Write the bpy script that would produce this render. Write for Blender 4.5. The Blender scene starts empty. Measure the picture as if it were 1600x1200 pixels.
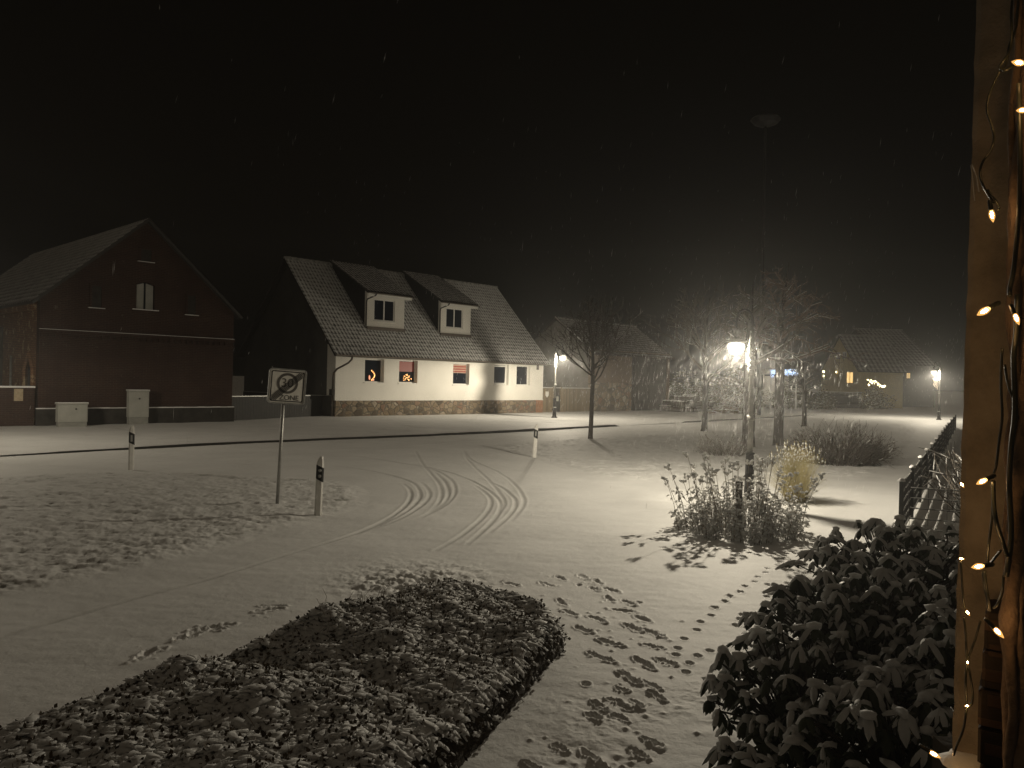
import bpy, math, random
import numpy as np
from mathutils import Vector, Matrix, Euler, noise as mnoise

random.seed(11)
rs = np.random.RandomState(5)
SC = bpy.context.scene
COL = SC.collection
PI = math.pi
R = math.radians

# ------------------------------------------------------------------ camera
CAM_H = 2.3
FPX = 1250.0                      # focal length in pixels of a 1600 px wide picture
ROLL = math.atan(0.0216)
PITCH = math.atan(4.0 / FPX)      # a touch downwards
_F = Vector((0, math.cos(PITCH), -math.sin(PITCH)))
_Hh = Vector((1, 0, 0))
_Z = Vector((0, math.sin(PITCH), math.cos(PITCH)))
_Rt = _Hh * math.cos(ROLL) + _Z * math.sin(ROLL)
_Up = -_Hh * math.sin(ROLL) + _Z * math.cos(ROLL)
CAM = Vector((0, 0, CAM_H))


def ray(px, py):
    return (_F * FPX + _Rt * (px - 800) - _Up * (py - 600)).normalized()


def G(px, py, z=0.0):
    """where the surveyed sight line (px, py) meets the level z"""
    d = ray(px, py)
    return CAM + d * ((z - CAM_H) / d.z)


def D(px, py, d):
    """point of the sight line (px, py) at the distance d ahead"""
    r = ray(px, py)
    return CAM + r * (d / r.y)


cam_data = bpy.data.cameras.new('camera')
cam_data.sensor_width = 36
cam_data.lens = 36 * FPX / 1600
cam_data.clip_start = 0.05
cam_data.clip_end = 6000
cam = bpy.data.objects.new('camera', cam_data)
COL.objects.link(cam)
m = Matrix((( _Rt.x, _Up.x, -_F.x, 0), (_Rt.y, _Up.y, -_F.y, 0), (_Rt.z, _Up.z, -_F.z, CAM_H), (0, 0, 0, 1)))
cam.matrix_world = m
SC.camera = cam


# ------------------------------------------------------------------ helpers
def tag(o, label=None, cat=None, group=None, kind=None):
    if label: o['label'] = label
    if cat: o['category'] = cat
    if group: o['group'] = group
    if kind: o['kind'] = kind
    return o


def empty(name, loc, rz=0.0, label=None, cat=None, group=None, kind=None):
    o = bpy.data.objects.new(name, None)
    o.empty_display_size = 0.2
    COL.objects.link(o)
    o.location = loc
    o.rotation_euler = (0, 0, rz)
    return tag(o, label, cat, group, kind)


class MB:
    """collects faces of one mesh"""
    def __init__(s):
        s.v = []; s.f = []

    def add(s, vs, fs):
        b = len(s.v)
        s.v.extend([tuple(p) for p in vs])
        s.f.extend([tuple(b + i for i in f) for f in fs])
        return s

    def box(s, x0, x1, y0, y1, z0, z1, M=None):
        vs = [Vector(p) for p in ((x0, y0, z0), (x1, y0, z0), (x1, y1, z0), (x0, y1, z0), (x0, y0, z1), (x1, y0, z1), (x1, y1, z1), (x0, y1, z1))]
        if M is not None: vs = [M @ p for p in vs]
        return s.add(vs, [(0, 3, 2, 1), (4, 5, 6, 7), (0, 1, 5, 4), (1, 2, 6, 5), (2, 3, 7, 6), (3, 0, 4, 7)])

    def bevbox(s, x0, x1, y0, y1, z0, z1, b=0.02, M=None):
        """box with chamfered vertical edges and top"""
        ring = [(x0 + b, y0), (x1 - b, y0), (x1, y0 + b), (x1, y1 - b), (x1 - b, y1), (x0 + b, y1), (x0, y1 - b), (x0, y0 + b)]
        cx, cy = (x0 + x1) / 2, (y0 + y1) / 2
        vs = []
        for z, k in ((z0, 0), (z1 - b, 0), (z1, b)):
            for x, y in ring:
                vs.append(Vector((x - math.copysign(k, x - cx), y - math.copysign(k, y - cy), z)))
        if M is not None: vs = [M @ p for p in vs]
        fs = []
        for r_ in range(2):
            for i in range(8):
                j = (i + 1) % 8
                fs.append((r_ * 8 + i, r_ * 8 + j, r_ * 8 + 8 + j, r_ * 8 + 8 + i))
        fs.append(tuple(range(16, 24)))
        fs.append(tuple(reversed(range(8))))
        return s.add(vs, fs)

    def prism(s, poly, fn0, fn1):
        """poly: list of 2D points; fn0/fn1 map a 2D point to the near and far 3D face"""
        n = len(poly)
        vs = [fn0(p) for p in poly] + [fn1(p) for p in poly]
        fs = [tuple(range(n)), tuple(reversed(range(n, 2 * n)))]
        for i in range(n):
            j = (i + 1) % n
            fs.append((i, n + i, n + j, j))
        return s.add(vs, fs)

    def tube(s, pts, rad, n=6, cap=True):
        pts = [Vector(p) for p in pts]
        if not hasattr(rad, '__len__'): rad = [rad] * len(pts)
        b = len(s.v)
        up = Vector((0, 0, 1))
        prev = None
        for i, p in enumerate(pts):
            t = (pts[min(i + 1, len(pts) - 1)] - pts[max(i - 1, 0)])
            if t.length < 1e-9: t = up.copy()
            t.normalize()
            if prev is None:
                a = t.cross(up)
                if a.length < 1e-3: a = t.cross(Vector((1, 0, 0)))
            else:
                a = prev - t * prev.dot(t)
                if a.length < 1e-6: a = t.orthogonal()
            a.normalize(); prev = a
            c = t.cross(a)
            for k in range(n):
                an = 2 * PI * k / n
                s.v.append(tuple(p + (a * math.cos(an) + c * math.sin(an)) * rad[i]))
        for i in range(len(pts) - 1):
            for k in range(n):
                k2 = (k + 1) % n
                s.f.append((b + i * n + k, b + i * n + k2, b + (i + 1) * n + k2, b + (i + 1) * n + k))
        if cap:
            s.f.append(tuple(b + k for k in reversed(range(n))))
            s.f.append(tuple(b + (len(pts) - 1) * n + k for k in range(n)))
        return s

    def lathe(s, prof, c=(0, 0, 0), n=16, M=None):
        b = len(s.v)
        for r_, z in prof:
            for k in range(n):
                a = 2 * PI * k / n
                p = Vector((r_ * math.cos(a), r_ * math.sin(a), z))
                if M is not None: p = M @ p
                s.v.append((p.x + c[0], p.y + c[1], p.z + c[2]))
        for i in range(len(prof) - 1):
            for k in range(n):
                k2 = (k + 1) % n
                s.f.append((b + i * n + k, b + i * n + k2, b + (i + 1) * n + k2, b + (i + 1) * n + k))
        s.f.append(tuple(b + k for k in reversed(range(n))))
        s.f.append(tuple(b + (len(prof) - 1) * n + k for k in range(n)))
        return s

    def blob(s, c, rx, ry, rz, n=7, rings=3, jit=0.15, half=False, M=None):
        """irregular lump; half = only the upper dome"""
        c = Vector(c)
        b = len(s.v)
        lo = 0.0 if half else -0.5
        vs = []
        for i in range(rings + 1):
            t = lo + (0.5 - lo) * i / rings
            a = t * PI
            if i == rings or (i == 0 and not half):
                vs.append(Vector((0, 0, rz * math.sin(a)))); continue
            for k in range(n):
                an = 2 * PI * (k + 0.5 * (i % 2)) / n
                j = 1 + random.uniform(-jit, jit)
                vs.append(Vector((rx * math.cos(a) * math.cos(an) * j, ry * math.cos(a) * math.sin(an) * j, rz * math.sin(a) * (1 + random.uniform(-jit, jit) * .5))))
        if M is not None: vs = [M @ p for p in vs]
        s.v.extend([tuple(c + p) for p in vs])
        # index rings
        idx = []; q = b
        for i in range(rings + 1):
            if i == rings or (i == 0 and not half):
                idx.append([q]); q += 1
            else:
                idx.append(list(range(q, q + n))); q += n
        for i in range(rings):
            A, B = idx[i], idx[i + 1]
            for k in range(n):
                k2 = (k + 1) % n
                if len(A) == 1: s.f.append((A[0], B[k2], B[k]))
                elif len(B) == 1: s.f.append((A[k], A[k2], B[0]))
                else: s.f.append((A[k], A[k2], B[k2], B[k]))
        return s

    def build(s, name, mat, parent=None, smooth=False):
        me = bpy.data.meshes.new(name)
        me.from_pydata(s.v, [], s.f)
        if smooth:
            me.polygons.foreach_set('use_smooth', [True] * len(me.polygons))
        me.materials.append(mat)
        me.update()
        o = bpy.data.objects.new(name, me)
        COL.objects.link(o)
        if parent is not None: o.parent = parent
        return o


class Frame:
    """local axes of a building: x along its front, y inwards, z up"""
    def __init__(s, o, ang):
        s.o = Vector(o); s.a = ang
        s.ex = Vector((math.cos(ang), math.sin(ang), 0)); s.ey = Vector((-math.sin(ang), math.cos(ang), 0))

    def loc(s, p):
        q = Vector(p) - s.o
        return Vector((q.dot(s.ex), q.dot(s.ey), q.z))

    def front(s, px, py, v=0.0):
        r = ray(px, py)
        t = (v - (CAM - s.o).dot(s.ey)) / r.dot(s.ey)
        return s.loc(CAM + r * t)

    def side(s, px, py, u=0.0):
        r = ray(px, py)
        t = (u - (CAM - s.o).dot(s.ex)) / r.dot(s.ex)
        return s.loc(CAM + r * t)


# ------------------------------------------------------------------ materials
class NT:
    def __init__(s, name):
        s.m = bpy.data.materials.new(name)
        s.m.use_nodes = True
        s.t = s.m.node_tree
        s.n = s.t.nodes
        s.b = s.n['Principled BSDF']
        s.out = s.n['Material Output']

    def node(s, typ, **kw):
        nd = s.n.new(typ)
        for k, v in kw.items():
            if hasattr(nd, k) and not k.startswith('i_'): setattr(nd, k, v)
        return nd

    def link(s, a, b):
        s.t.links.new(a, b)

    def coords(s, kind='Object'):
        return s.node('ShaderNodeTexCoord').outputs[kind]

    def noise(s, vec, scale, detail=4, rough=0.6):
        nd = s.node('ShaderNodeTexNoise')
        nd.inputs['Scale'].default_value = scale
        nd.inputs['Detail'].default_value = detail
        nd.inputs['Roughness'].default_value = rough
        s.link(vec, nd.inputs['Vector'])
        return nd.outputs['Fac']

    def ramp(s, fac, stops):
        nd = s.node('ShaderNodeValToRGB')
        el = nd.color_ramp.elements
        while len(el) < len(stops): el.new(0.5)
        for e, (p, c) in zip(el, stops):
            e.position = p; e.color = (*c, 1) if len(c) == 3 else c
        s.link(fac, nd.inputs['Fac'])
        return nd.outputs['Color']

    def mix(s, fac, a, b, mode='MIX'):
        nd = s.node('ShaderNodeMix'); nd.data_type = 'RGBA'; nd.blend_type = mode
        if isinstance(fac, (int, float)): nd.inputs[0].default_value = fac
        else: s.link(fac, nd.inputs[0])
        for sock, x in ((nd.inputs[6], a), (nd.inputs[7], b)):
            if isinstance(x, tuple): sock.default_value = (*x, 1)
            else: s.link(x, sock)
        return nd.outputs[2]

    def math(s, op, a, b=None, clamp=False):
        nd = s.node('ShaderNodeMath'); nd.operation = op; nd.use_clamp = clamp
        for i, x in enumerate((a, b)):
            if x is None: continue
            if isinstance(x, (int, float)): nd.inputs[i].default_value = x
            else: s.link(x, nd.inputs[i])
        return nd.outputs[0]

    def bump(s, h, strength=0.5, dist=0.02):
        nd = s.node('ShaderNodeBump')
        nd.inputs['Strength'].default_value = strength
        nd.inputs['Distance'].default_value = dist
        s.link(h, nd.inputs['Height'])
        s.link(nd.outputs[0], s.b.inputs['Normal'])

    def set(s, color=None, rough=None, metal=None, spec=None):
        for key, v in (('Base Color', color), ('Roughness', rough), ('Metallic', metal), ('Specular IOR Level', spec)):
            if v is None: continue
            if isinstance(v, tuple): s.b.inputs[key].default_value = (*v, 1)
            elif isinstance(v, (int, float)): s.b.inputs[key].default_value = v
            else: s.link(v, s.b.inputs[key])
        return s


def noisy(name, c0, c1, scale=6, rough=0.7, bump=0.3, dist=0.01, metal=0.0, spec=0.3, bscale=None):
    n = NT(name)
    co = n.coords()
    f = n.noise(co, scale, 5)
    n.set(color=n.ramp(f, [(0.3, c0), (0.7, c1)]), rough=rough, metal=metal, spec=spec)
    if bump: n.bump(n.noise(co, bscale or scale * 4, 4), bump, dist)
    return n.m


def emit(name, col, strength, base=(0.8, 0.8, 0.8)):
    n = NT(name)
    n.b.inputs['Base Color'].default_value = (*base, 1)
    n.b.inputs['Emission Color'].default_value = (*col, 1)
    n.b.inputs['Emission Strength'].default_value = strength
    return n.m


def brick(name, c1, c2, mortar, bw=0.25, bh=0.075, wear=(0.3, 0.28, 0.24), wear_at=0.72):
    n = NT(name)
    co = n.coords()
    sep = n.node('ShaderNodeSeparateXYZ'); n.link(co, sep.inputs[0])
    cmb = n.node('ShaderNodeCombineXYZ')
    n.link(n.math('ADD', sep.outputs[0], sep.outputs[1]), cmb.inputs[0]); n.link(sep.outputs[2], cmb.inputs[1])
    bt = n.node('ShaderNodeTexBrick')
    n.link(cmb.outputs[0], bt.inputs['Vector'])
    bt.inputs['Color1'].default_value = (*c1, 1); bt.inputs['Color2'].default_value = (*c2, 1); bt.inputs['Mortar'].default_value = (*mortar, 1)
    bt.inputs['Scale'].default_value = 1.0
    bt.inputs['Brick Width'].default_value = bw; bt.inputs['Row Height'].default_value = bh
    bt.inputs['Mortar Size'].default_value = 0.010; bt.inputs['Bias'].default_value = -0.1
    blot = n.noise(co, 0.9, 6, 0.7)
    col = n.mix(n.ramp(blot, [(0.35, (0, 0, 0)), (0.75, (1, 1, 1))]), bt.outputs['Color'], (c1[0] * .55, c1[1] * .6, c1[2] * .7))
    w = n.ramp(n.noise(co, 2.6, 6, 0.7), [(wear_at - .06, (0, 0, 0)), (wear_at, (1, 1, 1))])
    col = n.mix(w, col, wear)
    n.set(color=col, rough=0.9, spec=0.2)
    h = n.math('SUBTRACT', n.math('MULTIPLY', n.noise(co, 14, 4), 0.5), bt.outputs['Fac'])
    n.bump(h, 0.7, 0.015)
    return n.m


def fieldstone(name, scale=2.6):
    n = NT(name)
    co = n.coords()
    mp = n.node('ShaderNodeMapping'); mp.inputs['Scale'].default_value = (1, 1, 1.25); n.link(co, mp.inputs['Vector'])
    wob = n.node('ShaderNodeTexNoise'); wob.inputs['Scale'].default_value = 3.0; n.link(mp.outputs[0], wob.inputs['Vector'])
    vadd = n.node('ShaderNodeMixRGB'); vadd.blend_type = 'LINEAR_LIGHT'; vadd.inputs[0].default_value = 0.12
    n.link(mp.outputs[0], vadd.inputs[1]); n.link(wob.outputs['Color'], vadd.inputs[2])
    vo = n.node('ShaderNodeTexVoronoi'); vo.feature = 'DISTANCE_TO_EDGE'; vo.inputs['Scale'].default_value = scale
    vc = n.node('ShaderNodeTexVoronoi'); vc.feature = 'F1'; vc.inputs['Scale'].default_value = scale
    n.link(vadd.outputs[0], vo.inputs['Vector']); n.link(vadd.outputs[0], vc.inputs['Vector'])
    sp = n.node('ShaderNodeSeparateColor'); n.link(vc.outputs['Color'], sp.inputs[0])
    stone = n.ramp(sp.outputs[0], [(0.0, (0.11, 0.09, 0.07)), (0.3, (0.30, 0.23, 0.15)), (0.6, (0.40, 0.33, 0.24)), (0.8, (0.26, 0.15, 0.10)), (1.0, (0.50, 0.44, 0.35))])
    stone = n.mix(n.math('MULTIPLY', n.noise(co, 11, 5), 0.6), stone, (0.10, 0.09, 0.075))
    edge = n.ramp(vo.outputs['Distance'], [(0.035, (0, 0, 0)), (0.09, (1, 1, 1))])
    col = n.mix(edge, (0.15, 0.135, 0.11), stone)
    n.set(color=col, rough=0.9, spec=0.2)
    n.bump(n.math('ADD', n.math('MULTIPLY', n.math('MINIMUM', vo.outputs['Distance'], 0.15), 5.0), n.math('MULTIPLY', n.noise(co, 18, 4), 0.3)), 0.8, 0.05)
    return n.m


def attr_snow(name, under, snow=(0.80, 0.80, 0.80), lo=0.4, hi=0.6, nscale=9, ninf=0.5, attr='snow', rough=0.75, under2=None):
    """surface dusted with snow where the mesh attribute says snow would lie"""
    n = NT(name)
    co = n.coords()
    at = n.node('ShaderNodeAttribute'); at.attribute_name = attr
    f = n.math('ADD', at.outputs['Fac'], n.math('MULTIPLY', n.math('SUBTRACT', n.noise(co, nscale, 5), 0.5), ninf))
    k = n.ramp(f, [(lo, (0, 0, 0)), (hi, (1, 1, 1))])
    u = under if under2 is None else n.ramp(n.noise(co, 5, 4), [(0.35, under), (0.65, under2)])
    n.set(color=n.mix(k, u, snow), rough=rough, spec=0.25)
    n.bump(n.noise(co, 40, 3), 0.3, 0.01)
    return n.m


SNOWC = (0.83, 0.83, 0.82)


def snow_mat(name, grain=0.35):
    n = NT(name)
    co = n.coords()
    f = n.noise(co, 1.2, 5, 0.6)
    n.set(color=n.ramp(f, [(0.3, (0.76, 0.76, 0.75)), (0.7, (0.86, 0.86, 0.85))]), rough=0.7, spec=0.3)
    n.bump(n.noise(co, 55, 4, 0.7), grain, 0.012)
    return n.m


M = {}
M['snow'] = snow_mat('snow')
M['clump_snow'] = noisy('clump_snow', (0.72, 0.72, 0.71), (0.85, 0.85, 0.84), 9, 0.75, 0.3, 0.006)


def ground_mat(name):
    n = NT(name)
    co = n.coords()
    ag = n.node('ShaderNodeAttribute'); ag.attribute_name = 'grass'
    at = n.node('ShaderNodeAttribute'); at.attribute_name = 'track'
    base = n.ramp(n.noise(co, 0.7, 6, 0.62), [(0.3, (0.74, 0.74, 0.73)), (0.7, (0.85, 0.85, 0.84))])
    g = n.math('ADD', ag.outputs['Fac'], n.math('MULTIPLY', n.math('SUBTRACT', n.noise(co, 15, 6, 0.7), 0.5), 0.8))
    soil = n.ramp(n.noise(co, 5, 4), [(0.35, (0.055, 0.06, 0.028)), (0.7, (0.13, 0.105, 0.065))])
    c = n.mix(n.ramp(g, [(0.42, (0, 0, 0)), (0.72, (0.8, 0.8, 0.8))]), base, soil)
    t = n.math('MULTIPLY', at.outputs['Fac'], n.ramp(n.noise(co, 3.5, 5), [(0.25, (0.35, 0.35, 0.35)), (0.7, (1, 1, 1))]), clamp=True)
    c = n.mix(n.math('MULTIPLY', t, 0.45), c, (0.30, 0.295, 0.28))
    n.set(color=c, rough=0.7, spec=0.3)
    n.bump(n.noise(co, 38, 5, 0.7), 0.35, 0.014)
    return n.m


M['ground'] = ground_mat('snowy_earth')
M['road'] = ground_mat('snowy_road')
M['lawn'] = ground_mat('snowy_turf')
M['kerb'] = noisy('wet_granite', (0.015, 0.014, 0.013), (0.05, 0.047, 0.042), 8, 0.6, 0.4)
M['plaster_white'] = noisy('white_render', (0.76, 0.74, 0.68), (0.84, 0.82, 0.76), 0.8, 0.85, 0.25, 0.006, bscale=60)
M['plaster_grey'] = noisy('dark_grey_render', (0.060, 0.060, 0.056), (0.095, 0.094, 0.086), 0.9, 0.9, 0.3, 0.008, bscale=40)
M['plaster_beige'] = noisy('beige_render', (0.19, 0.165, 0.13), (0.34, 0.30, 0.245), 14, 0.85, 0.8, 0.004, bscale=190)
M['plaster_yellow'] = noisy('yellow_render', (0.54, 0.46, 0.22), (0.66, 0.57, 0.29), 1.2, 0.9, 0.2)
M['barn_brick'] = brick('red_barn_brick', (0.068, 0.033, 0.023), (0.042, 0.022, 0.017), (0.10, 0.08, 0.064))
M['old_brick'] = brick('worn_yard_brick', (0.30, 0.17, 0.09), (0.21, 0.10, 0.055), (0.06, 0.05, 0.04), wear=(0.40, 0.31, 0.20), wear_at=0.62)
M['plinth_brick'] = brick('orange_corner_brick', (0.42, 0.19, 0.09), (0.34, 0.14, 0.07), (0.30, 0.25, 0.19), wear_at=0.9)
M['pier_brick'] = brick('dark_pier_brick', (0.040, 0.025, 0.018), (0.03, 0.018, 0.013), (0.012, 0.010, 0.009), bw=0.12, bh=0.036, wear=(0.05, 0.04, 0.03))
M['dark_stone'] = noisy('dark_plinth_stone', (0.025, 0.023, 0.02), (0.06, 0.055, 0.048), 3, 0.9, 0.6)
M['fieldstone'] = fieldstone('fieldstone_masonry')
M['fieldstone_big'] = fieldstone('barn_fieldstone', 1.7)
M['white_paint'] = noisy('white_window_paint', (0.74, 0.73, 0.69), (0.80, 0.79, 0.75), 4, 0.45, 0.05)
M['zinc'] = noisy('zinc_gutter', (0.10, 0.085, 0.07), (0.16, 0.14, 0.12), 5, 0.5, 0.1, metal=0.3)
M['dark_cheek'] = noisy('dark_slate_cheek', (0.014, 0.014, 0.014), (0.026, 0.025, 0.024), 6, 0.7, 0.3)
M['black_metal'] = noisy('black_lamp_paint', (0.018, 0.018, 0.018), (0.04, 0.038, 0.036), 9, 0.45, 0.1, metal=0.3)
M['galv'] = noisy('galvanised_steel', (0.28, 0.28, 0.27), (0.42, 0.42, 0.40), 8, 0.45, 0.1, metal=0.7)
M['fence_metal'] = noisy('dark_fence_coating', (0.03, 0.032, 0.03), (0.055, 0.056, 0.052), 8, 0.45, 0.1, metal=0.2)
M['strip'] = noisy('dark_screening_strip', (0.022, 0.021, 0.019), (0.04, 0.038, 0.034), 5, 0.6, 0.2)
M['cabinet'] = noisy('grey_cabinet_plastic', (0.36, 0.36, 0.33), (0.45, 0.45, 0.41), 2.5, 0.6, 0.15)
M['post_white'] = noisy('white_post_plastic', (0.70, 0.69, 0.65), (0.80, 0.79, 0.75), 7, 0.45, 0.1)
M['post_black'] = noisy('black_post_band', (0.012, 0.012, 0.012), (0.022, 0.022, 0.022), 7, 0.4, 0.05)
M['reflector'] = noisy('grey_reflector', (0.30, 0.30, 0.29), (0.42, 0.42, 0.40), 40, 0.3, 0.3)
M['plank'] = None
M['glass'] = None
M['bark'] = noisy('tree_bark', (0.035, 0.029, 0.023), (0.085, 0.07, 0.056), 7, 0.9, 0.8, 0.03, bscale=22)
M['twig'] = noisy('twig_bark', (0.10, 0.086, 0.07), (0.19, 0.17, 0.145), 5, 0.85, 0.0)
M['dark_twig'] = noisy('dark_twig_bark', (0.05, 0.042, 0.034), (0.10, 0.085, 0.07), 5, 0.85, 0.0)
M['red_twig'] = noisy('reddish_twig_bark', (0.19, 0.135, 0.11), (0.29, 0.235, 0.205), 5, 0.85, 0.0)
M['stem'] = noisy('dry_stem', (0.13, 0.095, 0.055), (0.24, 0.18, 0.10), 8, 0.85, 0.0)
M['straw'] = noisy('straw_grass', (0.36, 0.315, 0.16), (0.54, 0.48, 0.28), 6, 0.8, 0.0)
M['dry_leaf'] = noisy('dry_perennial_leaf', (0.085, 0.082, 0.042), (0.19, 0.165, 0.09), 8, 0.8, 0.0)
n = NT('frosted_perennial_leaf'); co = n.coords()
n.set(color=n.mix(n.ramp(n.noise(co, 26, 5, 0.7), [(0.34, (0, 0, 0)), (0.52, (0.9, 0.9, 0.9))]), n.ramp(n.noise(co, 8, 4), [(0.3, (0.07, 0.066, 0.034)), (0.7, (0.19, 0.165, 0.09))]), (0.66, 0.65, 0.62)), rough=0.85, spec=0.2)
M['dry_leaf_frosted'] = n.m
M['rhodo_leaf'] = noisy('rhododendron_leaf', (0.022, 0.032, 0.016), (0.05, 0.06, 0.032), 6, 0.5, 0.1)
M['hedge_leaf'] = noisy('cotoneaster_leaf', (0.035, 0.027, 0.015), (0.095, 0.068, 0.038), 8, 0.6, 0.0)
M['hedge_core'] = noisy('cotoneaster_twigs', (0.010, 0.009, 0.006), (0.028, 0.022, 0.014), 14, 0.9, 0.8, 0.03)
M['vine'] = noisy('climber_bark', (0.055, 0.038, 0.028), (0.13, 0.092, 0.066), 30, 0.85, 0.8, 0.004, bscale=120)
M['cable'] = noisy('dark_green_cable', (0.012, 0.014, 0.010), (0.022, 0.024, 0.018), 30, 0.45, 0.0)
M['log_bark'] = noisy('log_bark', (0.05, 0.04, 0.03), (0.11, 0.09, 0.065), 9, 0.9, 0.6)
M['log_end'] = noisy('sawn_log_end', (0.36, 0.28, 0.18), (0.50, 0.41, 0.28), 8, 0.85, 0.2)
M['sign_face'] = noisy('sign_face', (0.60, 0.58, 0.53), (0.68, 0.66, 0.60), 5, 0.5, 0.0)
M['sign_grey'] = noisy('sign_grey_ink', (0.075, 0.07, 0.06), (0.11, 0.10, 0.09), 9, 0.5, 0.0)
M['sign_black'] = noisy('sign_black_ink', (0.02, 0.019, 0.018), (0.03, 0.028, 0.026), 9, 0.5, 0.0)
M['red_cloth'] = emit('self_lit_red_curtain', (0.55, 0.06, 0.03), 0.03, (0.22, 0.03, 0.02))  # faint emission in the cloth stands in for room light on it
M['candle'] = emit('candle_arch_glow', (1.0, 0.42, 0.10), 2.2)
M['candle_dim'] = emit('red_window_glow', (1.0, 0.22, 0.06), 0.55)
M['lit_room'] = emit('lit_room_window', (1.0, 0.62, 0.22), 0.9)
M['lit_dim'] = emit('dim_lit_window', (1.0, 0.55, 0.25), 0.28)
M['fairy'] = emit('fairy_light', (1.0, 0.80, 0.45), 6.0)
M['fairy_blue'] = emit('blue_fairy_light', (0.42, 0.62, 1.0), 1.5)
M['blind'] = None

n = NT('weathered_planks'); co = n.coords()
sep = n.node('ShaderNodeSeparateXYZ'); n.link(co, sep.inputs[0])
pl = n.math('FLOOR', n.math('DIVIDE', sep.outputs[0], 0.16))
wn = n.node('ShaderNodeTexWhiteNoise'); wn.noise_dimensions = '1D'; n.link(pl, wn.inputs['W'])
mp = n.node('ShaderNodeMapping'); mp.inputs['Scale'].default_value = (9, 9, 0.9); n.link(co, mp.inputs['Vector'])
gr = n.noise(mp.outputs[0], 4, 5)
n.set(color=n.mix(n.math('MULTIPLY', gr, 0.7), n.ramp(wn.outputs['Value'], [(0, (0.20, 0.155, 0.095)), (1, (0.33, 0.26, 0.165))]), (0.09, 0.072, 0.05)), rough=0.85)
n.bump(gr, 0.4, 0.01)
M['plank'] = n.m

n = NT('barn_door_boards'); co = n.coords()
mp = n.node('ShaderNodeMapping'); mp.inputs['Scale'].default_value = (8, 8, 0.8); n.link(co, mp.inputs['Vector'])
n.set(color=n.ramp(n.noise(mp.outputs[0], 4, 5), [(0.3, (0.045, 0.04, 0.034)), (0.7, (0.085, 0.075, 0.062))]), rough=0.9)
M['door_board'] = n.m

n = NT('dark_window_glass'); co = n.coords()
n.set(color=(0.012, 0.016, 0.024), rough=0.06, spec=0.5)
n.bump(n.noise(co, 1.5, 2), 0.04, 0.02)
M['glass'] = n.m

n = NT('red_striped_blind'); co = n.coords()
sep = n.node('ShaderNodeSeparateXYZ'); n.link(co, sep.inputs[0])
w = n.math('FRACT', n.math('DIVIDE', sep.outputs[2], 0.16))
cc = n.ramp(w, [(0.0, (0.30, 0.07, 0.05)), (0.55, (0.34, 0.08, 0.06)), (0.6, (0.48, 0.36, 0.28)), (1.0, (0.50, 0.38, 0.30))])
n.set(color=cc, rough=0.9)
M['blind'] = n.m

M['roof_tile'] = attr_snow('snow_dusted_pantiles', (0.028, 0.026, 0.025), (0.60, 0.60, 0.59), 0.34, 0.64, 4.5, 0.55, under2=(0.055, 0.05, 0.047))
M['roof_red'] = attr_snow('snow_dusted_barn_tiles', (0.035, 0.022, 0.018), (0.48, 0.48, 0.47), 0.40, 0.75, 3.5, 0.6, under2=(0.07, 0.045, 0.036))
M['roof_snowy'] = attr_snow('snowy_old_tiles', (0.06, 0.058, 0.055), (0.50, 0.50, 0.49), 0.15, 0.6, 2.5, 0.6)

for k in ('dry_leaf_frosted', 'straw', 'clump_snow', 'stem'):
    nt = M[k].node_tree; bs = nt.nodes['Principled BSDF']; ou = nt.nodes['Material Output']
    tl = nt.nodes.new('ShaderNodeBsdfTranslucent'); src = bs.inputs['Base Color'].links[0].from_socket
    nt.links.new(src, tl.inputs[0]); mx = nt.nodes.new('ShaderNodeMixShader'); mx.inputs[0].default_value = 0.3 if k == 'clump_snow' else 0.5
    nt.links.new(bs.outputs[0], mx.inputs[1]); nt.links.new(tl.outputs[0], mx.inputs[2]); nt.links.new(mx.outputs[0], ou.inputs[0])

n = NT('snowy_hedge_twigs'); co = n.coords()
ge = n.node('ShaderNodeNewGeometry'); sp = n.node('ShaderNodeSeparateXYZ'); n.link(ge.outputs['Normal'], sp.inputs[0])
f = n.math('ADD', n.math('MULTIPLY', sp.outputs[2], 0.55), n.math('SUBTRACT', n.noise(co, 22, 5, 0.65), 0.5))
k_ = n.ramp(f, [(0.44, (0, 0, 0)), (0.62, (1, 1, 1))])
n.set(color=n.mix(k_, n.ramp(n.noise(co, 40, 4), [(0.3, (0.014, 0.011, 0.007)), (0.7, (0.06, 0.042, 0.024))]), (0.78, 0.78, 0.77)), rough=0.85, spec=0.2)
n.bump(n.noise(co, 60, 4), 0.7, 0.02)
M['hedge_core'] = n.m

# lamp globe
LAMP_COL = (1.0, 0.885, 0.685)
def glowing_glass(name, col, k, strength):
    n = NT(name)
    tr = n.node('ShaderNodeBsdfTransparent')
    em = n.node('ShaderNodeEmission'); em.inputs[0].default_value = (*col, 1); em.inputs[1].default_value = strength
    mx = n.node('ShaderNodeMixShader'); mx.inputs[0].default_value = k
    n.link(tr.outputs[0], mx.inputs[1]); n.link(em.outputs[0], mx.inputs[2]); n.link(mx.outputs[0], n.out.inputs[0])
    return n.m


M['globe'] = glowing_glass('glowing_lamp_bowl', LAMP_COL, 0.5, 7.0)
BURN = {'near': 100.0, 'corner': 128.0, 'far': 175.0, 'left': 50.0}          # candle-power of each lamp, W/sr

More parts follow.
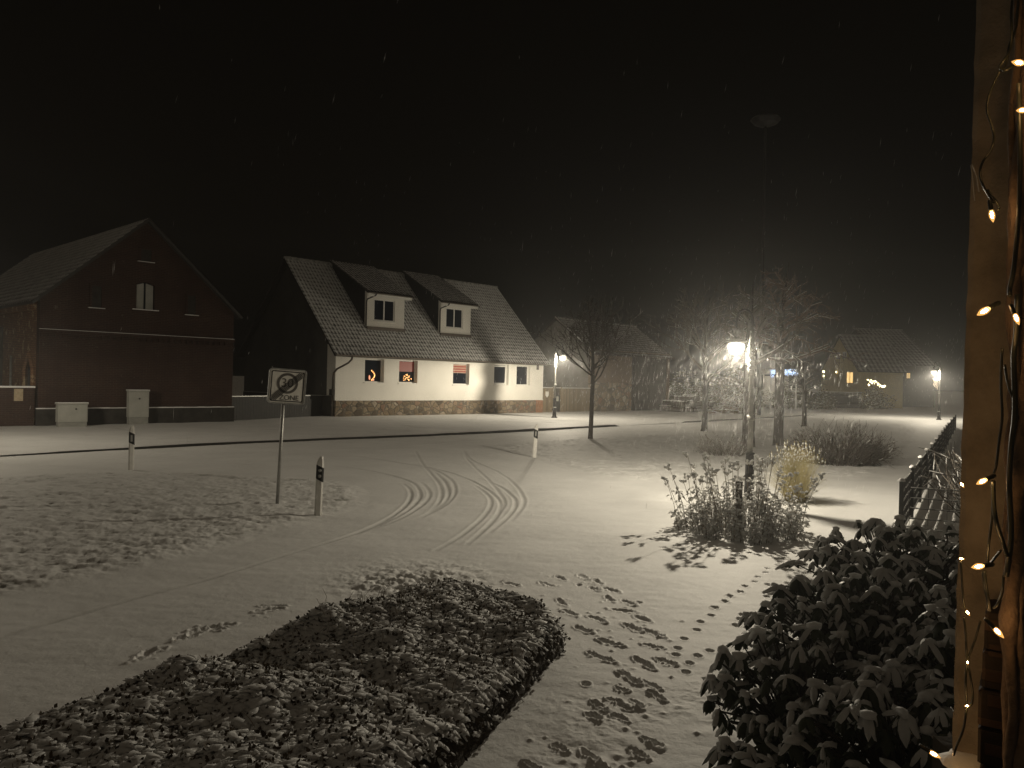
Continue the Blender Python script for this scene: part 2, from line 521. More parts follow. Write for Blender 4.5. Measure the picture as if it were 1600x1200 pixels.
# bulb of the fairy chain
n = NT('warm_bulb_glass')
tr = n.node('ShaderNodeBsdfTransparent'); tr.inputs[0].default_value = (1, 0.93, 0.8, 1)
em = n.node('ShaderNodeEmission'); em.inputs[0].default_value = (1.0, 0.48, 0.13, 1); em.inputs[1].default_value = 1.2
mx = n.node('ShaderNodeMixShader'); mx.inputs[0].default_value = 0.5
n.link(tr.outputs[0], mx.inputs[1]); n.link(em.outputs[0], mx.inputs[2]); n.link(mx.outputs[0], n.out.inputs[0])
M['bulb_glass'] = n.m
M['filament'] = emit('bulb_filament', (1.0, 0.58, 0.24), 380.0)

n = NT('falling_flake')
n.set(color=(0.9, 0.9, 0.9), rough=0.8)
df = n.node('ShaderNodeBsdfDiffuse'); df.inputs[0].default_value = (0.9, 0.9, 0.9, 1)
tl = n.node('ShaderNodeBsdfTranslucent'); tl.inputs[0].default_value = (0.9, 0.9, 0.9, 1)
mx = n.node('ShaderNodeMixShader'); mx.inputs[0].default_value = 0.45
n.link(df.outputs[0], mx.inputs[1]); n.link(tl.outputs[0], mx.inputs[2]); n.link(mx.outputs[0], n.out.inputs[0])
M['flake'] = n.m


# ------------------------------------------------------------------ numpy noise
def vnoise(x, y, seed=0):
    xi = np.floor(x).astype(np.int64); yi = np.floor(y).astype(np.int64)
    fx = x - xi; fy = y - yi
    fx = fx * fx * (3 - 2 * fx); fy = fy * fy * (3 - 2 * fy)

    def h(a, b):
        k = (a * 374761393 + b * 668265263 + seed * 1442695041) & 0xffffffff
        k = ((k ^ (k >> 13)) * 1274126177) & 0xffffffff
        return ((k ^ (k >> 16)) & 0xffff) / 65535.0
    a = h(xi, yi); b = h(xi + 1, yi); c = h(xi, yi + 1); d = h(xi + 1, yi + 1)
    return (a + (b - a) * fx) * (1 - fy) + (c + (d - c) * fx) * fy


def fbm(x, y, f, octs=4, seed=0, gain=0.5):
    s = 0; a = 1; t = 0
    for i in range(octs):
        s = s + a * vnoise(x * f + 17.3 * i, y * f - 9.1 * i, seed + i); t += a
        a *= gain; f *= 2.03
    return s / t


def inside(x, y, poly):
    r = np.zeros(x.shape, bool)
    n_ = len(poly)
    for i in range(n_):
        x0, y0 = poly[i]; x1, y1 = poly[(i + 1) % n_]
        if y0 == y1: continue
        c = ((y0 > y) != (y1 > y)) & (x < (x1 - x0) * (y - y0) / (y1 - y0) + x0)
        r ^= c
    return r


def dist_poly(x, y, pts, closed=True):
    d = np.full(x.shape, 1e9)
    n_ = len(pts)
    for i in range(n_ if closed else n_ - 1):
        ax, ay = pts[i]; bx, by = pts[(i + 1) % n_]
        dx, dy = bx - ax, by - ay
        L = dx * dx + dy * dy + 1e-9
        t = np.clip(((x - ax) * dx + (y - ay) * dy) / L, 0, 1)
        d = np.minimum(d, np.hypot(x - ax - t * dx, y - ay - t * dy))
    return d


def smooth_line(pts, k=6):
    """Catmull-Rom through 2D points"""
    P = [pts[0]] + list(pts) + [pts[-1]]
    out = []
    for i in range(1, len(P) - 2):
        p0, p1, p2, p3 = [np.array(q, float) for q in P[i - 1:i + 3]]
        for j in range(k):
            t = j / k
            out.append(tuple(0.5 * ((2 * p1) + (-p0 + p2) * t + (2 * p0 - 5 * p1 + 4 * p2 - p3) * t * t + (-p0 + 3 * p1 - 3 * p2 + p3) * t ** 3)))
    out.append(tuple(P[-1]))
    return out


def gp(l, z=0.0):
    return [tuple(G(px, py, z).xy) for px, py in l]


# ------------------------------------------------------------------ ground, road, lawn: one sheet of snow
LAWN_L = smooth_line(gp([(-420, 1090), (-200, 1000), (0, 938), (150, 906), (300, 872), (420, 836), (510, 810), (562, 793), (578, 776), (562, 760), (500, 748), (380, 742), (215, 737), (100, 739), (0, 746), (-300, 760)]), 4)
LAWN_R = smooth_line(gp([(752, 698), (827, 714), (900, 738), (1000, 752), (1120, 748), (1260, 745), (1380, 742), (1415, 715), (1440, 690), (1440, 668), (1400, 663), (1290, 665), (1100, 675), (900, 685)]), 3)
ROAD = gp([(-420, 737), (0, 714), (420, 692), (975, 665), (1290, 648), (1440, 641), (1440, 655), (1400, 662), (1290, 664), (1100, 674), (900, 684), (752, 698), (827, 714), (852, 800), (620, 898), (0, 1120), (-400, 1270), (-420, 1090)]) + LAWN_L[:-1][::-1][:0]
ROAD = gp([(-420, 737), (0, 714), (420, 692), (975, 665), (1290, 648), (1440, 641), (1440, 655), (1400, 662), (1290, 664), (1100, 674), (900, 684), (752, 698), (827, 714), (852, 800), (620, 898), (0, 1120), (-400, 1270)]) + LAWN_L


def z6(l): return [(380 + x / 3.2, 560 + y / 3.2) for x, y in l]


TRACKS = [
    (z6([(290, 958), (500, 893), (700, 812), (800, 745), (838, 690), (830, 650), (800, 628)]), 1.0),
    ([(471, 859), (344, 899), (200, 938), (60, 980), (-100, 1035)], 0.7),
    (z6([(560, 878), (700, 820), (800, 772), (855, 728), (885, 680), (855, 628), (765, 590), (620, 560), (440, 535)]), 0.9),
    (z6([(640, 852), (800, 790), (900, 725), (932, 680), (918, 645), (888, 620)]), 0.8),
    (z6([(930, 765), (965, 735), (990, 690), (985, 640), (950, 590), (910, 545), (880, 500), (862, 465)]), 0.8),
    (z6([(890, 795), (960, 750), (1010, 712), (1028, 670), (1008, 618), (962, 572)]), 0.9),
    (z6([(870, 797), (960, 758), (1030, 710), (1060, 660), (1042, 612), (985, 572), (900, 542), (760, 520), (570, 490)]), 0.8),
    (z6([(960, 957), (1100, 875), (1195, 795), (1238, 730), (1225, 682), (1165, 638)]), 0.8),
    (z6([(1120, 925), (1230, 830), (1283, 755), (1275, 700), (1200, 642), (1080, 588), (940, 548), (780, 522), (520, 485)]), 0.9),
    (z6([(1240, 800), (1285, 762), (1305, 720), (1285, 675), (1230, 612), (1165, 552), (1118, 500), (1103, 462)]), 0.7),
    (z6([(1230, 870), (1340, 772), (1362, 720), (1340, 680), (1270, 632), (1170, 600)]), 0.9),
    (z6([(1340, 808), (1398, 735), (1397, 685), (1350, 622), (1260, 560), (1145, 510), (1103, 462)]), 0.8),
    (z6([(-900, 545), (-300, 510), (600, 462), (1100, 425), (1700, 380), (2300, 345)]), 0.55),
    (z6([(-900, 520), (-300, 490), (600, 448), (1100, 412), (1700, 370), (2300, 338)]), 0.45),
    (z6([(-900, 498), (0, 470), (850, 432), (1700, 362), (2500, 325)]), 0.4),
    ([(752, 697), (790, 703), (828, 713)], 0.9),
]

# boot prints, as sighted from the doorstep: (x, y) and heading
def z7(l): return [(780 + x / 3.53, 860 + y / 3.53) for x, y in l]


BOOTS = z7([(345, 288), (385, 347), (540, 382), (465, 440), (615, 512), (565, 597), (460, 143), (545, 172), (525, 210), (615, 217), (610, 267), (715, 287), (685, 332), (790, 377), (735, 425), (850, 458), (845, 528), (800, 625), (920, 612), (715, 705), (840, 742), (680, 768), (875, 805), (550, 858), (690, 862), (660, 925), (845, 1062), (520, 918), (500, 1130), (335, 1090), (770, 1122), (560, 1185), (180, 1190), (260, 186), (65, 184), (340, 152), (630, 830), (760, 850)])
BOOTS += [(420, 955), (425, 948), (330, 985), (345, 980), (310, 990), (240, 1020), (225, 1025), (290, 997)]
PAWS = z7([(1020, 487), (985, 540), (975, 577), (1095, 583), (1163, 555), (1050, 622), (1030, 670), (1090, 438), (1110, 395), (1170, 360), (1190, 320), (1245, 285), (1270, 253), (1330, 230), (1355, 200), (1305, 413), (1328, 380), (1342, 357), (440, 188), (770, 287), (478, 742)])
PAWS += z6([(0, 0)])[:0] + [(1020 + x / 3.2, 660 + y / 3.2) for x, y in [(575, 810), (625, 820), (605, 838), (590, 860), (570, 870), (675, 803), (510, 797), (525, 773), (565, 752), (575, 730), (625, 715), (735, 745), (745, 730), (765, 710), (790, 692), (720, 757), (800, 743), (650, 695), (870, 660), (845, 637), (690, 690), (930, 620), (900, 690), (460, 820), (440, 848), (385, 870), (360, 898), (310, 930)]]


def make_ground():
    rr = [0.0, 0.6]
    r_ = 1.0
    while r_ < 4000:
        rr.append(r_)
        if r_ < 4.3: st = 0.035
        elif r_ < 36: st = min(max(0.6 * r_ * r_ / 1840, 0.009), 0.055 if 12 < r_ < 24 else 0.12)
        elif r_ < 130: st = 0.6 * r_ * r_ / 1840
        else: st = r_ * 0.16
        r_ += st
    rr = np.array(rr[1:] + [4500.0])
    fine = np.arange(-38.0, 41.0, 0.082)
    coarse = np.arange(41.0, 322.0 - 1e-6, 3.0)
    ang = np.radians(np.concatenate([fine, coarse]))        # clockwise from straight ahead
    nr, na = len(rr), len(ang)
    X = rr[:, None] * np.sin(ang)[None, :]
    Y = rr[:, None] * np.cos(ang)[None, :]
    near = rr < 140
    Z = np.zeros_like(X); GR = np.zeros_like(X); TR = np.zeros_like(X)
    x = X[near]; y = Y[near]; sh = x.shape
    # only the seen side carries detail
    z = 0.05 * (fbm(x, y, 0.16, 3, 3) - 0.5) + 0.022 * (fbm(x, y, 0.9, 3, 9) - 0.5)
    z += 0.010 * (fbm(x * 0.35 + y * 0.1, y, 4.2, 3, 21) - 0.5)             # wind ripples across the yard
    z += 0.006 * (fbm(x, y, 11, 3, 33) - 0.5)
    inL = inside(x, y, LAWN_L); inR = inside(x, y, LAWN_R); inRd = inside(x, y, ROAD)
    lawn = inL | inR
    dl = np.where(lawn, np.minimum(dist_poly(x, y, LAWN_L), dist_poly(x, y, LAWN_R)), 0)
    k = np.clip(dl / 0.5, 0, 1)
    n1 = fbm(x, y, 1.5, 5, 41, 0.6); n2 = fbm(x * 0.7, y, 6.5, 4, 51, 0.65)
    z += k * (0.035 + 0.085 * (n2 - 0.5) + 0.06 * (n1 - 0.5))
    edge = np.where(inL, np.exp(-((dl - 0.45) / 0.5) ** 2), 0)
    g = k * (np.where(inL, 0.16, 0.12) + 1.3 * (0.55 - n2) + 0.22 * (0.52 - n1)) + 0.16 * edge * (n1 > 0.46)
    rut = np.zeros(sh); lip = np.zeros(sh)
    for pts, w in TRACKS:
        P = smooth_line(gp(pts), 5)
        px = np.array(P)
        bb = (x > px[:, 0].min() - .6) & (x < px[:, 0].max() + .6) & (y > px[:, 1].min() - .6) & (y < px[:, 1].max() + .6)
        if not bb.any(): continue
        d = dist_poly(x[bb], y[bb], P, False)
        ends = np.minimum(np.hypot(x[bb] - P[0][0], y[bb] - P[0][1]), np.hypot(x[bb] - P[-1][0], y[bb] - P[-1][1]))
        w = w * (0.4 + 0.6 * np.clip(ends / 1.2, 0, 1)) * (0.7 + 0.5 * fbm(x[bb], y[bb], 1.3, 2, 141))
        rut[bb] = np.maximum(rut[bb], w * np.exp(-(d / 0.036) ** 4))
        lip[bb] = np.maximum(lip[bb], w * np.exp(-((d - 0.065) / 0.024) ** 2))
    z += -0.013 * rut + 0.006 * lip * (1 - rut)
    for bx, by in BOOTS:
        c = G(bx, by)
        a = random.gauss(0.5, 0.22) * (1 if bx > 700 else -1.5); L, W = random.uniform(0.095, 0.135) * (.62 if by > 1060 else 1), 0.042 * (.75 if by > 1060 else 1)
        ca, sa = math.cos(a), math.sin(a)
        dx = x - c.x; dy = y - c.y
        bb = (np.abs(dx) < .4) & (np.abs(dy) < .4)
        if not bb.any(): continue
        wob = 0.055 * (fbm(x[bb], y[bb], 14, 2, 77) - 0.5)
        u = dx[bb] * ca + dy[bb] * sa + wob; v = -dx[bb] * sa + dy[bb] * ca + wob   # v along the foot
        q = np.sqrt((u / (W * (1 - 0.25 * (np.abs(v) < 0.04)))) ** 2 + (v / L) ** 2)
        dep = random.uniform(0.012, 0.022) * (.65 if by > 1060 else 1)
        z[bb] += -dep / (1 + np.exp((q - 1) * 16)) + 0.016 * np.exp(-((q - 1.32) / 0.16) ** 2) * (0.4 + fbm(x[bb], y[bb], 20, 2, 5))
    for bx, by in BOOTS:                       # kicked-up crumbs beside the prints
        c = G(bx, by)
        for _ in range(3):
            qx, qy, rad = c.x + random.gauss(0, .14), c.y + random.gauss(0, .16), random.uniform(.012, .028)
            bb = (np.abs(x - qx) < .1) & (np.abs(y - qy) < .1)
            if bb.any(): z[bb] += random.uniform(.006, .016) * np.exp(-((x[bb] - qx) ** 2 + (y[bb] - qy) ** 2) / rad ** 2)
    for bx, by in PAWS:
        c = G(bx, by)
        dx = x - c.x; dy = y - c.y
        bb = (np.abs(dx) < .2) & (np.abs(dy) < .2)
        if not bb.any(): continue
        q = np.sqrt((dx[bb] / 0.030) ** 2 + (dy[bb] / 0.040) ** 2)
        z[bb] += -0.032 / (1 + np.exp((q - 1) * 10)) + 0.007 * np.exp(-((q - 1.5) / 0.25) ** 2)
    # trampled rough snow along the bed's far corner and below the doorstep
    for cx, cy, rad, amp in ((655, 905, 0.75, 0.13), (620, 915, 0.5, 0.08), (940, 1110, 0.4, 0.03), (1150, 1100, 0.5, 0.03), (900, 1185, 0.4, 0.03)):
        c = G(cx, cy)
        q = np.hypot(x - c.x, y - c.y) / rad
        bb = q < 2
        z[bb] += np.exp(-q[bb] ** 2) * amp * (fbm(x[bb], y[bb], 7, 4, 61, 0.65) - 0.49)
    Z[near] = z; GR[near] = g; TR[near] = rut
    # fade relief in the far field
    fade = np.clip((135 - rr) / 40, 0, 1)[:, None]
    Z *= fade
    verts = np.empty((nr * na + 1, 3))
    verts[:-1, 0] = X.ravel(); verts[:-1, 1] = Y.ravel(); verts[:-1, 2] = Z.ravel()
    verts[-1] = (0, 0, Z[0].mean())
    i = np.arange(nr - 1)[:, None] * na; j = np.arange(na)[None, :]; j2 = (j + 1) % na
    quads = np.stack([i + j, i + na + j, i + na + j2, i + j2], -1).reshape(-1, 4)
    cx = verts[quads, 0].mean(1); cy = verts[quads, 1].mean(1)
    L = inside(cx, cy, LAWN_L) | inside(cx, cy, LAWN_R)
    Rd = inside(cx, cy, ROAD) & ~L
    out = {}
    for name, mask, mat in (('ground', ~(L | Rd), M['ground']), ('road', Rd, M['road']), ('lawn', L, M['lawn'])):
        q = quads[mask]
        used, inv = np.unique(q, return_inverse=True)
        inv = inv.reshape(-1, 4)
        vv = verts[used]; gg = np.append(GR.ravel(), 0)[used]; tt = np.append(TR.ravel(), 0)[used]
        tri = None
        me = bpy.data.meshes.new(name)
        nv, nq = len(vv), len(inv)
        loops = inv.ravel().astype(np.int32)
        starts = (np.arange(nq) * 4).astype(np.int32)
        if name == 'ground':                       # close the hub under the camera
            hub = nv; vv = np.vstack([vv, verts[-1]]); gg = np.append(gg, 0); tt = np.append(tt, 0)
            ring = np.searchsorted(used, np.arange(na))
            t3 = np.stack([np.full(na, hub), ring, np.roll(ring, -1)], -1)
            loops = np.concatenate([loops, t3.ravel().astype(np.int32)])
            starts = np.concatenate([starts, (nq * 4 + np.arange(na) * 3).astype(np.int32)])
            nv += 1
        me.vertices.add(nv); me.vertices.foreach_set('co', vv.astype(np.float32).ravel())
        me.loops.add(len(loops)); me.loops.foreach_set('vertex_index', loops)
        me.polygons.add(len(starts)); me.polygons.foreach_set('loop_start', starts)
        me.update(calc_edges=True)
        me.polygons.foreach_set('use_smooth', np.ones(len(starts), bool))
        for an, arr in (('grass', gg), ('track', tt)):
            at = me.attributes.new(an, 'FLOAT', 'POINT'); at.data.foreach_set('value', arr.astype(np.float32))
        me.materials.append(mat)
        me.validate()
        o = bpy.data.objects.new(name, me); COL.objects.link(o)
        tag(o, kind='structure')
        out[name] = o
    return out


make_ground()

# pavement on the far side of the street, with its kerb
E1 = Vector((0.692, 0.722, 0)).normalized()
E2 = Vector((-E1.y, E1.x, 0))
ANG = math.atan2(E1.y, E1.x)
PAVE_Z = 0.10


def make_pavement():
    kp = [G(-420, 737), G(-200, 725), G(0, 714), G(200, 703), G(420, 692), G(700, 680), G(975, 665.5)]
    kp2 = [G(1059, 661.0), G(1160, 655.5), G(1290, 648)]
    allp = kp + kp2
    line = smooth_line([tuple(p.xy) for p in allp], 8)
    # profile rises from the kerb to the buildings
    rows = [0.0, 0.12, 0.5, 1, 1.6, 2.3, 3, 4, 5, 6.5, 8, 10, 13, 17, 22, 28, 34]
    pts = []
    for i in range(len(line) - 1):
        a = Vector(line[i]); b = Vector(line[i + 1]); nn = max(1, int((b - a).length / 0.4))
        for k_ in range(nn): pts.append(a.lerp(b, k_ / nn))
    pts.append(Vector(line[-1]))
    nr, nc = len(rows), len(pts)
    A = np.array([[(p.x + E2.x * w, p.y + E2.y * w) for p in pts] for w in rows])
    w = np.array(rows)[:, None]
    x, y = A[..., 0], A[..., 1]
    z = PAVE_Z + 0.05 * (fbm(x, y, 1.4, 4, 91) - 0.5) * np.clip(w / 1.0, 0.15, 1) + 0.03 * (fbm(x, y, 0.4, 2, 95) - 0.5)
    z -= np.clip((w - 20) / 14, 0, 1) * 0.16
    gate = np.array([0.0 if (Vector(p) - Vector(kp[-1].xy)).dot(E1.xy) < -0.6 else 1.0 for p in pts])
    gate2 = np.array([1.0 if (Vector(p) - Vector(kp2[0].xy)).dot(E1.xy) < 0.6 else 0.0 for p in pts])
    drop = (gate * gate2)[None, :]
    z -= drop * 0.08 * np.exp(-w / 1.5)
    along = np.array([(Vector(p) - Vector(kp[4].xy)).dot(E1.xy) for p in pts])[None, :]      # drifted snow hides the kerb towards the left
    z -= 0.065 * np.clip((-along - 3.0) / 6.0, 0, 1) * np.exp(-w / 1.2)
    z -= 0.016 * np.clip(fbm(x * 1.0, y * 1.0, 0.8, 3, 131) - 0.35, 0, 1) * 2 * np.exp(-w / 0.6)
    endf = np.clip(np.arange(nc)[::-1] / 10.0, 0, 1)[None, :]
    z = z * endf - 0.03 * (1 - endf)
    V = np.concatenate([np.stack([x, y, z], -1).reshape(-1, 3)])
    f = [(i * nc + j, i * nc + j + 1, (i + 1) * nc + j + 1, (i + 1) * nc + j) for i in range(nr - 1) for j in range(nc - 1)]
    me = bpy.data.meshes.new('pavement'); me.from_pydata(V.tolist(), [], f)
    me.polygons.foreach_set('use_smooth', [True] * len(f))
    gg = np.clip(0.25 + 1.1 * (0.5 - fbm(x, y, 1.1, 5, 101, 0.6)), 0, 1) * np.clip((w - 0.4) / 0.8, 0, 1)
    at = me.attributes.new('grass', 'FLOAT', 'POINT'); at.data.foreach_set('value', gg.astype(np.float32).ravel())
    me.materials.append(M['ground'])
    o = bpy.data.objects.new('pavement', me); COL.objects.link(o); tag(o, kind='structure')
    kb = MB()
    for seg, h in ((range(0, nc - 1), None),):
        for j in seg:
            a = pts[j]; b = pts[j + 1]
            za, zb = z[0, j] - 0.012, z[0, j + 1] - 0.012
            if za < 0.035 and zb < 0.035: continue
            n_ = -E2 * 0.012
            kb.add([(a.x + n_.x, a.y + n_.y, -0.1), (b.x + n_.x, b.y + n_.y, -0.1), (b.x + n_.x, b.y + n_.y, zb), (a.x + n_.x, a.y + n_.y, za),
                    (a.x + E2.x * .1, a.y + E2.y * .1, za - .02), (b.x + E2.x * .1, b.y + E2.y * .1, zb - .02)], [(0, 1, 2, 3), (3, 2, 5, 4)])
    tag(kb.build('kerb', M['kerb']), kind='structure')


make_pavement()


# ------------------------------------------------------------------ roofs
def tiled_slope(name, mat, parent, u0, u1, fn, length, tw=0.24, th=0.34, snow=0.45, fade=0.25, holes=()):
    """pantile slope. fn(u, s, h) -> local point: s metres up the slope from the eave, h off the plane"""
    nu = int((u1 - u0) / tw) * 4 + 1
    us = np.linspace(u0, u1, nu)
    rows = []
    k = 0; s = 0.0
    while s < length - 1e-3:
        e = min(s + th, length)
        rows.append((s, 0.045)); rows.append((e, 0.012)); s = e
    V = []; A = []; fs = []
    for ri, (s, h) in enumerate(rows):
        for u in us:
            wv = math.sin(2 * PI * (u - u0) / tw)
            V.append(fn(u, s, h + 0.017 * wv))
            A.append(snow + 0.17 * (-wv) + (0.10 if ri % 2 else -0.12) * 1.0 + fade * (s / length - 0.5))
    for i in range(len(rows) - 1):
        for j in range(nu - 1):
            fs.append((i * nu + j, i * nu + j + 1, (i + 1) * nu + j + 1, (i + 1) * nu + j))
    b = len(V)
    # slab underneath and edges
    c = [fn(u0, 0, -0.10), fn(u1, 0, -0.10), fn(u1, length, -0.10), fn(u0, length, -0.10), fn(u0, 0, 0.02), fn(u1, 0, 0.02), fn(u1, length, 0.02), fn(u0, length, 0.02)]
    V += c; A += [0.0] * 8
    fs += [(b + 3, b + 2, b + 1, b), (b, b + 1, b + 5, b + 4), (b + 1, b + 2, b + 6, b + 5), (b + 3, b, b + 4, b + 7), (b + 2, b + 3, b + 7, b + 6)]
    me = bpy.data.meshes.new(name); me.from_pydata([tuple(v) for v in V], [], fs)
    me.polygons.foreach_set('use_smooth', [len(f) == 4 and f[0] < b for f in fs])
    at = me.attributes.new('snow', 'FLOAT', 'POINT'); at.data.foreach_set('value', np.array(A, np.float32))
    me.materials.append(mat)
    o = bpy.data.objects.new(name, me); COL.objects.link(o); o.parent = parent
    return o


def gable_roof(parent, mat, L, w, ze, zr, ov_e, ov_g, **kw):
    """both slopes of a ridge along local x; front eave at v=0, ridge at v=w"""
    sl = (zr - ze) / w
    cs = 1 / math.hypot(1, sl)
    ln = (w + ov_e) / cs
    nx, nz = -sl * cs, cs

    def front(u, s, h): return Vector((u, -ov_e + s * cs + nx * h, ze - ov_e * sl + s * cs * sl + nz * h))

    def back(u, s, h): return Vector((u, 2 * w + ov_e - s * cs - nx * h, ze - ov_e * sl + s * cs * sl + nz * h))
    a = tiled_slope('roof', mat, parent, -ov_g, L + ov_g, front, ln, **kw)
    b = MB()
    p = [back(-ov_g, 0, 0), back(L + ov_g, 0, 0), back(L + ov_g, ln, 0), back(-ov_g, ln, 0)]
    q = [back(-ov_g, 0, -.1), back(L + ov_g, 0, -.1), back(L + ov_g, ln, -.1), back(-ov_g, ln, -.1)]
    b.add(p + q, [(0, 1, 2, 3), (7, 6, 5, 4), (0, 4, 5, 1), (1, 5, 6, 2), (3, 2, 6, 7), (0, 3, 7, 4)])
    b.build('rear_roof', M['roof_snowy'], parent)
    r_ = MB()
    n_ = int(L / 0.4)
    for i in range(n_ + 1):
        u = -ov_g + (L + 2 * ov_g) * i / (n_ + 1)
        r_.tube([(u, w, zr + .02), (u + (L + 2 * ov_g) / (n_ + 1) + .03, w, zr + .035)], [0.10, 0.115], 8)
    r_.build('ridge_cap', M['roof_cap'], parent, True)
    return sl


M['roof_cap'] = noisy('snowy_ridge_tiles', (0.25, 0.25, 0.24), (0.62, 0.62, 0.61), 5, 0.8, 0.3)


def wall_with_openings(mb, L, H, t, ops, z0=0.0, u_start=0.0):
    """front wall, outer face at v=0, thickness t, openings (u0,u1,za,zb)"""
    ops = sorted(ops)
    u = u_start
    for a, b_, za, zb in ops:
        mb.box(u, a, 0, t, z0, H)
        mb.box(a, b_, 0, t, z0, za)
        mb.box(a, b_, 0, t, zb, H)
        u = b_
    mb.box(u, L, 0, t, z0, H)


# ------------------------------------------------------------------ white house
W0 = G(523, 651, PAVE_Z); W0.z = PAVE_Z
FH = Frame(W0, ANG)
L_H = FH.front(848, 620).x
HOUSE = empty('house', W0, ANG, 'white rendered house with two shed dormers and a snow-dusted tiled roof', 'house')
ZE = FH.front(521, 542.6).z
GW = 5.25
ZR = FH.side(442, 402, -0.35).z - 0.05
PL = FH.front(523, 626).z          # top of the plinth
wins = []
for (x0, y0, x1, y1) in ((570.5, 560.5, 599.8, 597.5), (624, 562.5, 652.0, 598.5), (708.3, 567.5, 733, 601), (772.5, 569, 794.6, 601.5), (807.5, 571, 828, 602)):
    a = FH.front(x0, y0); b = FH.front(x1, y1)
    c = FH.front(x1, y0 + (x1 - x0) * 0.045)
    wins.append((a.x, b.x, FH.front((x0 + x1) / 2, y1).z, FH.front((x0 + x1) / 2, (y0 + y0 + 1) / 2).z))
mb = MB(); wall_with_openings(mb, L_H, ZE - 0.16, 0.34, wins, PL)
mb.build('front_wall', M['plaster_white'], HOUSE)
mb = MB(); mb.box(0.02, L_H - 0.75, -0.03, 0.3, -0.5, PL - 0.004); mb.build('plinth', M['fieldstone'], HOUSE)
mb = MB(); mb.box(L_H - 0.746, L_H - 0.01, -0.034, 0.3, -0.5, PL - 0.004); mb.build('brick_quoin', M['plinth_brick'], HOUSE)
mb = MB(); mb.box(-0.02, L_H + 0.02, -0.055, 0.0, PL - 0.002, PL + 0.03); mb.build('plinth_ledge', M['white_paint'], HOUSE)
# gable ends
zg = ZE + 0.25
sl = (ZR - ZE) / GW
poly = [(0.343, -0.5), (2 * GW, -0.5), (2 * GW, ZE), (GW, ZR - 0.08), (0.343, ZE + 0.343 * sl - 0.08)]
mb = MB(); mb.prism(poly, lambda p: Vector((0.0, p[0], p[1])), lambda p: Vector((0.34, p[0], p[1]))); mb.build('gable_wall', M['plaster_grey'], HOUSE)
mb = MB(); mb.prism(poly, lambda p: Vector((L_H - 0.34, p[0], p[1])), lambda p: Vector((L_H, p[0], p[1]))); mb.build('gable_wall', M['plaster_white'], HOUSE)
mb = MB(); mb.box(-0.012, 0.0, -0.004, 0.85, PL, ZE + 0.2); mb.build('corner_strip', M['plaster_white'], HOUSE)
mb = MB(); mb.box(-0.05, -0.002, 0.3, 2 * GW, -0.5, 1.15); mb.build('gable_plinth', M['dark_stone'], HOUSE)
mb = MB(); mb.box(-0.07, -0.001, 0.25, 2 * GW, 1.152, 1.19); mb.build('gable_ledge', M['galv'], HOUSE)
mb = MB(); mb.box(0.4, L_H - 0.4, 2 * GW - 0.3, 2 * GW - 0.02, -0.5, ZE); mb.build('rear_wall', M['plaster_white'], HOUSE)
gable_roof(HOUSE, M['roof_tile'], L_H, GW, ZE, ZR, 0.42, 0.32, snow=0.56, fade=0.12)


def window(parent, u0, u1, z0, z1, v, fw=0.06, mull=0, sash=True):
    """white framed window whose frame front sits at v"""
    f = MB()
    f.box(u0, u0 + fw, v, v + .06, z0, z1); f.box(u1 - fw, u1, v, v + .06, z0, z1)
    f.box(u0 + fw, u1 - fw, v, v + .06, z0, z0 + fw); f.box(u0 + fw, u1 - fw, v, v + .06, z1 - fw, z1)
    for k in range(mull):
        c = u0 + (u1 - u0) * (k + 1) / (mull + 1)
        f.box(c - fw * .6, c + fw * .6, v - .004, v + .056, z0 + fw, z1 - fw)
    w = f.build('window', M['white_paint'], parent)
    MB().box(u0 + fw, u1 - fw, v + .03, v + .04, z0 + fw, z1 - fw).build('pane', M['glass'], w)
    return w


def sill(parent, u0, u1, z):
    s = MB(); s.box(u0 - .06, u1 + .06, -0.05, 0.2, z - .05, z - .004)
    return s.build('window_sill', M['white_paint'], parent)


